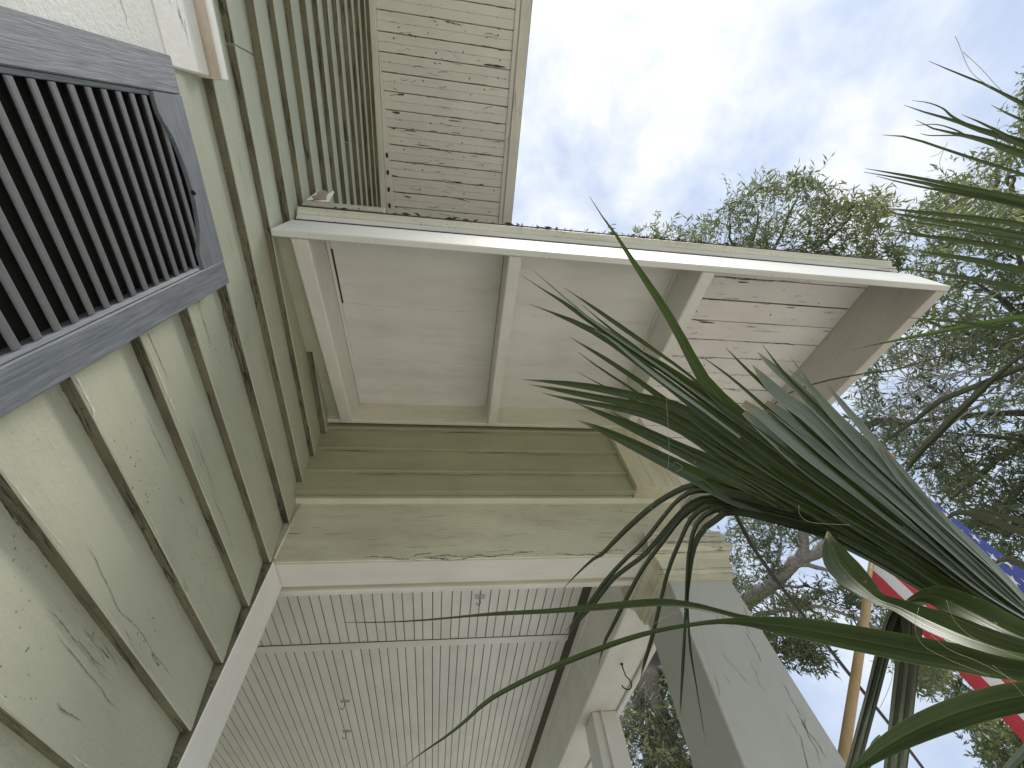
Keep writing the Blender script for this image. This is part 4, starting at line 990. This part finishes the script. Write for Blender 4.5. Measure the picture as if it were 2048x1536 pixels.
def leaves(name, spots, mat, parent, L=(.055, .095), n=15, tw=.30, narrow=.26, twigmat=None):
    """sprays of narrow leaves on thin twigs round each spot: one mesh for the crown, one for its twigs"""
    LV = []; tint = []; TV = []; TF = []
    for (c, r) in spots:
        d = Vector(rng.normal(size=3)); d.z = d.z * .6 - .1; d.normalize()
        c = Vector(c); tl = tw * (.7 + .6 * rng.random())
        bend = Vector(rng.normal(size=3)) * .25
        bt = min(1, max(0, .5 + .9 * noise.noise(c * 1.3) + rng.normal() * .08))
        sz = .7 + .65 * rng.random()
        m = int(n * (.7 + .6 * rng.random()))
        for k in range(m):
            s = (k + .5) / m
            p = c + d * tl * (s - .35) + bend * tl * (s * s)
            ax = (d * .55 + Vector(rng.normal(size=3)) * .75); ax.normalize()
            nrm = Vector(rng.normal(size=3)) + Vector((0, 0, .9)); sd = ax.cross(nrm)
            if sd.length < .01: continue
            sd.normalize(); l = (L[0] + (L[1] - L[0]) * rng.random()) * sz; w = l * narrow * (.8 + .4 * rng.random()) * .5
            up = sd.cross(ax) * (l * .06)
            LV.append((p, p + ax * l * .45 + sd * w - up, p + ax * l, p + ax * l * .45 - sd * w - up))
            tint.append(min(1, max(0, bt + rng.normal() * .14)))
        a = c - d * tl * .35; b = c + d * tl * .65 + bend * tl
        i = len(TV); ex = d.orthogonal().normalized() * .0028; ey = d.cross(ex).normalized() * .0028
        mid_ = (a + b) * .5 - bend * tl * .1
        for q, f in ((a, 1.0), (mid_, .8), (b, .4)):
            TV += [q + ex * f, q - ex * .5 * f + ey * .87 * f, q - ex * .5 * f - ey * .87 * f]
        for rr in (0, 3):
            for k in range(3): TF.append((i + rr + k, i + rr + (k + 1) % 3, i + rr + 3 + (k + 1) % 3, i + rr + 3 + k))
    V = np.array([[tuple(x) for x in q] for q in LV], dtype=np.float32).reshape(-1, 3)
    ctr = V.mean(0); nf = len(LV)
    me = bpy.data.meshes.new(name); me.vertices.add(nf * 4); me.vertices.foreach_set('co', (V - ctr).ravel())
    me.loops.add(nf * 4); me.loops.foreach_set('vertex_index', np.arange(nf * 4, dtype=np.int32))
    me.polygons.add(nf); me.polygons.foreach_set('loop_start', np.arange(0, nf * 4, 4, dtype=np.int32))
    at = me.attributes.new('tint', 'FLOAT', 'FACE'); at.data.foreach_set('value', np.array(tint, dtype=np.float32))
    me.materials.append(mat); me.update(calc_edges=True)
    o = link(name, me, parent, Vector(ctr) - wloc(parent)); o['kind'] = 'stuff'
    if TV:
        w = mesh('twigs', TV, TF, twigmat or M['barkdark'], parent); w['kind'] = 'stuff'
    return nf
def fill(poly, t0, t1, count, thr=-.05, fr=1.5, seed=0):
    us = [p[0] for p in poly]; vs_ = [p[1] for p in poly]; outp = []; tries = 0
    while len(outp) < count and tries < count * 14:
        tries += 1
        u = rng.uniform(min(us), max(us)); v = rng.uniform(min(vs_), max(vs_))
        if not pip(u, v, poly): continue
        t = rng.uniform(t0, t1); p = px(u, v, t)
        if noise.fractal(p * fr + Vector((seed * 7.3, 0, 0)), 1.0, 2.0, 3) < thr: continue
        outp.append((p, .2))
    return outp
def limb(parent, pts, r0, r1, mat, n=16, wob=.0, name='limb', sides=9):
    q = spline(np.array([tuple(p) for p in pts]), n)
    q = [Vector(a) + Vector(rng.normal(size=3)) * wob for a in q]
    rr = [r0 + (r1 - r0) * (i / (n - 1)) for i in range(n)]
    rr = [r * (1 + .12 * math.sin(i * 1.7) * (wob > 0)) for i, r in enumerate(rr)]
    return tube(name, q, rr, mat, parent, sides)
def tree(loc, label, group='trees beyond the porch'):
    return empty('tree', loc, label, 'tree', group)
# 1 behind the porch roof
c = px(1340, 660, 9.0); t1 = tree((c.x, c.y, 0), 'green narrow-leaved tree whose top shows above the porch roof edge')
R1 = [(1380,470),(1400,436),(1440,425),(1452,392),(1475,392),(1500,372),(1525,356),(1545,362),(1575,352),(1620,356),(1650,368),(1655,400),(1650,430),(1668,415),(1690,395),(1722,402),(1745,390),(1775,400),(1782,440),(1772,470),(1800,520),(1760,640),(1420,640)]
sp_ = fill(R1, 7.0, 9.0, 850, .0, 2.0, 1) + fill([(1275,480),(1285,452),(1305,444),(1330,456),(1345,470),(1370,452),(1390,470),(1400,540),(1280,540)], 7, 8.5, 60, -.3, 2, 15) + fill([(1195,480),(1205,456),(1225,458),(1240,485),(1220,520)], 7, 8, 10, -1, 2, 16)
leaves('crown', sp_, M['leafA'], t1, (.075, .125), 15, .36, .2)
limb(t1, [(c.x, c.y, 0), (c.x + .1, c.y, 3), tuple(px(1345, 655, 9.0)), tuple(px(1400, 580, 8.8))], .13, .09, M['barkdark'], name='trunk')
for e in ((1520, 420, 8), (1460, 450, 7.6), (1700, 440, 8.2), (1380, 480, 7.8), (1590, 400, 8.3)):
    limb(t1, [px(1380, 610, 8.8), px((1450 + e[0]) / 2, 530, 8.3), px(*e)], .06, .012, M['barkdark'], 10, .015)
# 2 main mass on the right
c = px(2330, 900, 7.0); t2 = tree((c.x, c.y, 0), 'big dense oak filling the side of the view beyond the eave corner')
R2 = [(1775,470),(1800,450),(1830,430),(1860,400),(1900,370),(1960,380),(2020,400),(2250,430),(2450,700),(2400,1250),(2120,1260),(2030,1180),(1990,1150),(1920,1060),(1830,930),(1760,900),(1700,830),(1690,800),(1760,700),(1850,600),(1800,540)]
sp_ = fill(R2, 5.4, 8.5, 2900, .04, 1.6, 2)
leaves('crown', sp_, M['leafA'], t2, (.055, .10), 15, .33, .24)
limb(t2, [(c.x, c.y, 0), (c.x - .05, c.y + .1, 2.5), px(2330, 900, 7.0), px(2200, 700, 7.6)], .22, .12, M['barkdark'], name='trunk')
limb(t2, [px(2330, 900, 7.0), px(2150, 880, 6.9), px(2048, 878, 6.7), px(1960, 870, 6.5), px(1900, 866, 6.4)], .04, .012, M['barkdark'], 16, .006)
limb(t2, [px(2330, 940, 7.0), px(2150, 890, 6.6), px(2000, 876, 6.4), px(1950, 866, 6.3), px(1930, 845, 6.3)], .035, .01, M['barkdark'], 16, .006)
limb(t2, [px(2330, 880, 7.0), px(2100, 830, 7), px(1960, 828, 7), px(1860, 840, 7), px(1800, 846, 7.1), px(1760, 850, 7.2)], .045, .015, M['barkdark'], 16, .008)
limb(t2, [px(1800, 846, 7.1), px(1760, 842, 7.1), px(1740, 850, 7.0), px(1728, 866, 7.0)], .06, .035, M['barkdark'], 10, .004)
for e in ((1860, 640, 6.6), (1950, 560, 6.6), (1990, 450, 7), (1900, 1000, 6.5), (2000, 1040, 6.6)):
    limb(t2, [px(2200, 800, 7.2), px((2200 + e[0]) / 2, (800 + e[1]) / 2 - 20, 7), px(*e)], .05, .012, M['barkdark'], 12, .012)
# bare dead twigs in front of it
def twigs(parent, root, n, spread, t, seed, mat, r=.011):
    rg = np.random.default_rng(seed)
    def go(u, v, ang, ln, rr, depth):
        P = [(u, v)]; a = ang
        for k in range(5):
            a += rg.normal() * .16; u += math.cos(a) * ln / 5; v += math.sin(a) * ln / 5; P.append((u, v))
        dt = rg.normal() * .12
        V_, F_ = tube_data([px(x, y, t + dt * k / 5) for k, (x, y) in enumerate(P)], [rr * (1 - .12 * k) for k in range(6)], 5, False)
        i = len(TV); TV.extend(V_); TF.extend([tuple(i + x for x in f) for f in F_])
        if depth > 0:
            for k in range(2 + (depth > 1)):
                j = rg.integers(2, 6); go(P[j][0], P[j][1], a + rg.normal() * .75, ln * rg.uniform(.45, .8), rr * .62, depth - 1)
    TV = []; TF = []
    for k in range(n): go(root[0] + rg.normal() * 10, root[1] + rg.normal() * 10, spread[0] + rg.normal() * spread[1], rg.uniform(120, 210), r, 3)
    o = mesh('bare_twigs', TV, TF, mat, parent, smooth=True); o['kind'] = 'stuff'
twigs(t2, (1975, 745), 7, (2.75, .16), 5.6, 5, M['bark'], .009)
twigs(t2, (1990, 800), 4, (3.05, .2), 5.8, 6, M['bark'], .009)
# 3 far tree in the upper corner
c = px(2250, 330, 12); t3 = tree((c.x, c.y, 0), 'tall pale distant tree at the upper corner with crooked bare limbs')
R3 = [(2036,150),(2060,120),(2250,100),(2300,500),(1950,480),(1850,450),(1800,440),(1830,400),(1870,390),(1880,350),(1950,345),(1945,310),(1985,285),(2020,275),(2044,240),(2052,215),(2044,190)]
sp_ = fill(R3, 11, 13.5, 430, .08, 1.1, 3)
leaves('crown', sp_, M['leafB'], t3, (.085, .14), 15, .5, .28)
limb(t3, [(c.x, c.y, 0), (c.x, c.y + .2, 6), px(2250, 420, 12), px(2200, 300, 12.4)], .28, .1, M['barkdark'], name='trunk')
limb(t3, [px(2200, 400, 12), px(2040, 392, 12), px(2022, 375, 12), px(2028, 356, 12), px(2014, 352, 12), px(2016, 370, 12), px(2026, 372, 12)], .05, .025, M['barkdark'], 24, .004)
limb(t3, [px(2200, 360, 12), px(2060, 400, 12), px(1988, 384, 12), px(1998, 362, 12), px(1990, 345, 12), px(2005, 330, 12), px(2030, 300, 12)], .06, .025, M['barkdark'], 20, .008)
# 4 the pale limb beside the post
c = px(1395, 1330, 6.5); t4 = tree((c.x, c.y, 0), 'tree with a thick lichen-grey forked limb seen between post and frond')
limb(t4, [(c.x, c.y, 0), (c.x, c.y, 2), px(1395, 1330, 6.5), px(1400, 1290, 6.5)], .24, .2, M['bark'], name='trunk')
limb(t4, [px(1398, 1300, 6.5), px(1440, 1245, 6.4), px(1490, 1205, 6.3), px(1545, 1165, 6.3), px(1590, 1125, 6.3), px(1625, 1112, 6.3), px(1665, 1085, 6.4)], .115, .055, M['bark'], 26, .010, sides=12)
limb(t4, [px(1600, 1122, 6.3), px(1607, 1095, 6.3), px(1606, 1060, 6.3), px(1610, 1025, 6.4), px(1625, 960, 6.6)], .062, .04, M['bark'], 14, .006, sides=10)
limb(t4, [px(1575, 1132, 6.3), px(1610, 1130, 6.25), px(1650, 1140, 6.2), px(1690, 1150, 6.2), px(1760, 1180, 6.2)], .03, .014, M['bark'], 14, .006)
limb(t4, [px(1430, 1290, 6.4), px(1510, 1232, 6.3), px(1550, 1224, 6.2), px(1600, 1216, 6.2), px(1650, 1216, 6.2), px(1700, 1232, 6.2), px(1760, 1260, 6.2)], .034, .014, M['bark'], 18, .008)
for e in ((1560, 1040, 6.2), (1530, 1100, 6.2), (1640, 1060, 6.3), (1680, 1190, 6.2), (1600, 1290, 6.2), (1550, 1330, 6.2)):
    limb(t4, [px(1540, 1165, 6.3), px((1540 + e[0]) / 2 + 10, (1165 + e[1]) / 2, 6.25), px(*e)], .022, .006, M['bark'], 10, .01)
A = fill([(1455,1040),(1500,1010),(1550,1010),(1570,1080),(1560,1150),(1540,1190),(1520,1215),(1490,1240),(1400,1240),(1400,1100)], 5.9, 6.9, 330, -.2, 1.8, 4)
A += fill([(1540,1000),(1650,1010),(1700,1050),(1690,1100),(1640,1090),(1580,1100)], 5.9, 7.2, 80, -.1, 1.8, 5)
A += fill([(1555,1190),(1640,1165),(1660,1200),(1680,1240),(1640,1280),(1590,1290),(1540,1260),(1520,1230)], 5.9, 6.9, 130, -.15, 1.8, 6)
A += fill([(1560,1270),(1620,1270),(1690,1330),(1700,1385),(1660,1360),(1600,1320),(1565,1300)], 5.8, 6.6, 62, -.1, 2, 7)
A += fill([(1500,1250),(1560,1270),(1590,1330),(1560,1340),(1510,1290)], 5.8, 6.6, 60, -.2, 2, 8)
A += fill([(1680,1150),(1760,1190),(1800,1230),(1790,1300),(1740,1280),(1690,1230)], 5.9, 6.9, 90, -.15, 1.8, 9)
A += fill([(1770,1290),(1850,1290),(1890,1350),(1860,1400),(1820,1370)], 5.9, 6.9, 50, -.2, 1.8, 10)
leaves('crown', A, M['leafA'], t4, (.05, .085), 14, .30, .25)
# 5 vine-covered trunk seen through the porch
c = px(1292, 1440, 7.4); t5 = tree((c.x, c.y, 0), 'dark ivy-hung tree trunk seen between the two porch posts')
limb(t5, [(c.x, c.y, 0), (c.x, c.y, 2.6), px(1300, 1400, 7.4), px(1302, 1335, 7.5), px(1300, 1260, 7.6), px(1296, 1100, 7.9)], .25, .2, M['barkdark'], 20, .015, name='trunk', sides=12)
limb(t5, [px(1300, 1345, 7.4), px(1322, 1338, 7.3), px(1350, 1370, 7.2), px(1380, 1400, 7.2)], .06, .03, M['barkdark'], 10, .008)
A = fill([(1240,1420),(1290,1400),(1330,1420),(1370,1400),(1420,1500),(1420,1640),(1230,1640)], 6.7, 7.8, 420, -.3, 1.6, 11)
A += fill([(1330,1340),(1360,1340),(1400,1480),(1345,1440)], 7.0, 8.0, 90, -.2, 1.6, 12)
A += fill([(1235,1400),(1275,1360),(1290,1420),(1260,1480),(1235,1500)], 7.0, 8.2, 70, -.2, 1.6, 13)
leaves('crown', A, M['leafA'], t5, (.06, .1), 15, .34, .24)
twigs(t5, (1300, 1380), 16, (1.8, .5), 7.1, 9, M['bark'], .006)
# 6 pale foliage low on the right
c = px(2150, 1500, 11); t6 = tree((c.x, c.y, 0), 'pale yellow-green tree low at the side behind the flag')
R6 = [(1815,1290),(1860,1290),(1920,1330),(1970,1380),(2020,1440),(2060,1480),(2200,1400),(2300,1650),(2010,1650),(1990,1560),(1960,1490),(1930,1440),(1880,1390),(1830,1360),(1800,1330)]
sp_ = fill(R6, 10, 12.5, 900, -.2, 1.0, 14)
leaves('crown', sp_, M['leafB'], t6, (.07, .12), 15, .4, .3)
limb(t6, [(c.x, c.y, 0), (c.x, c.y, 2), px(2150, 1450, 11.2), px(2080, 1400, 11.2)], .2, .06, M['barkdark'], name='trunk')
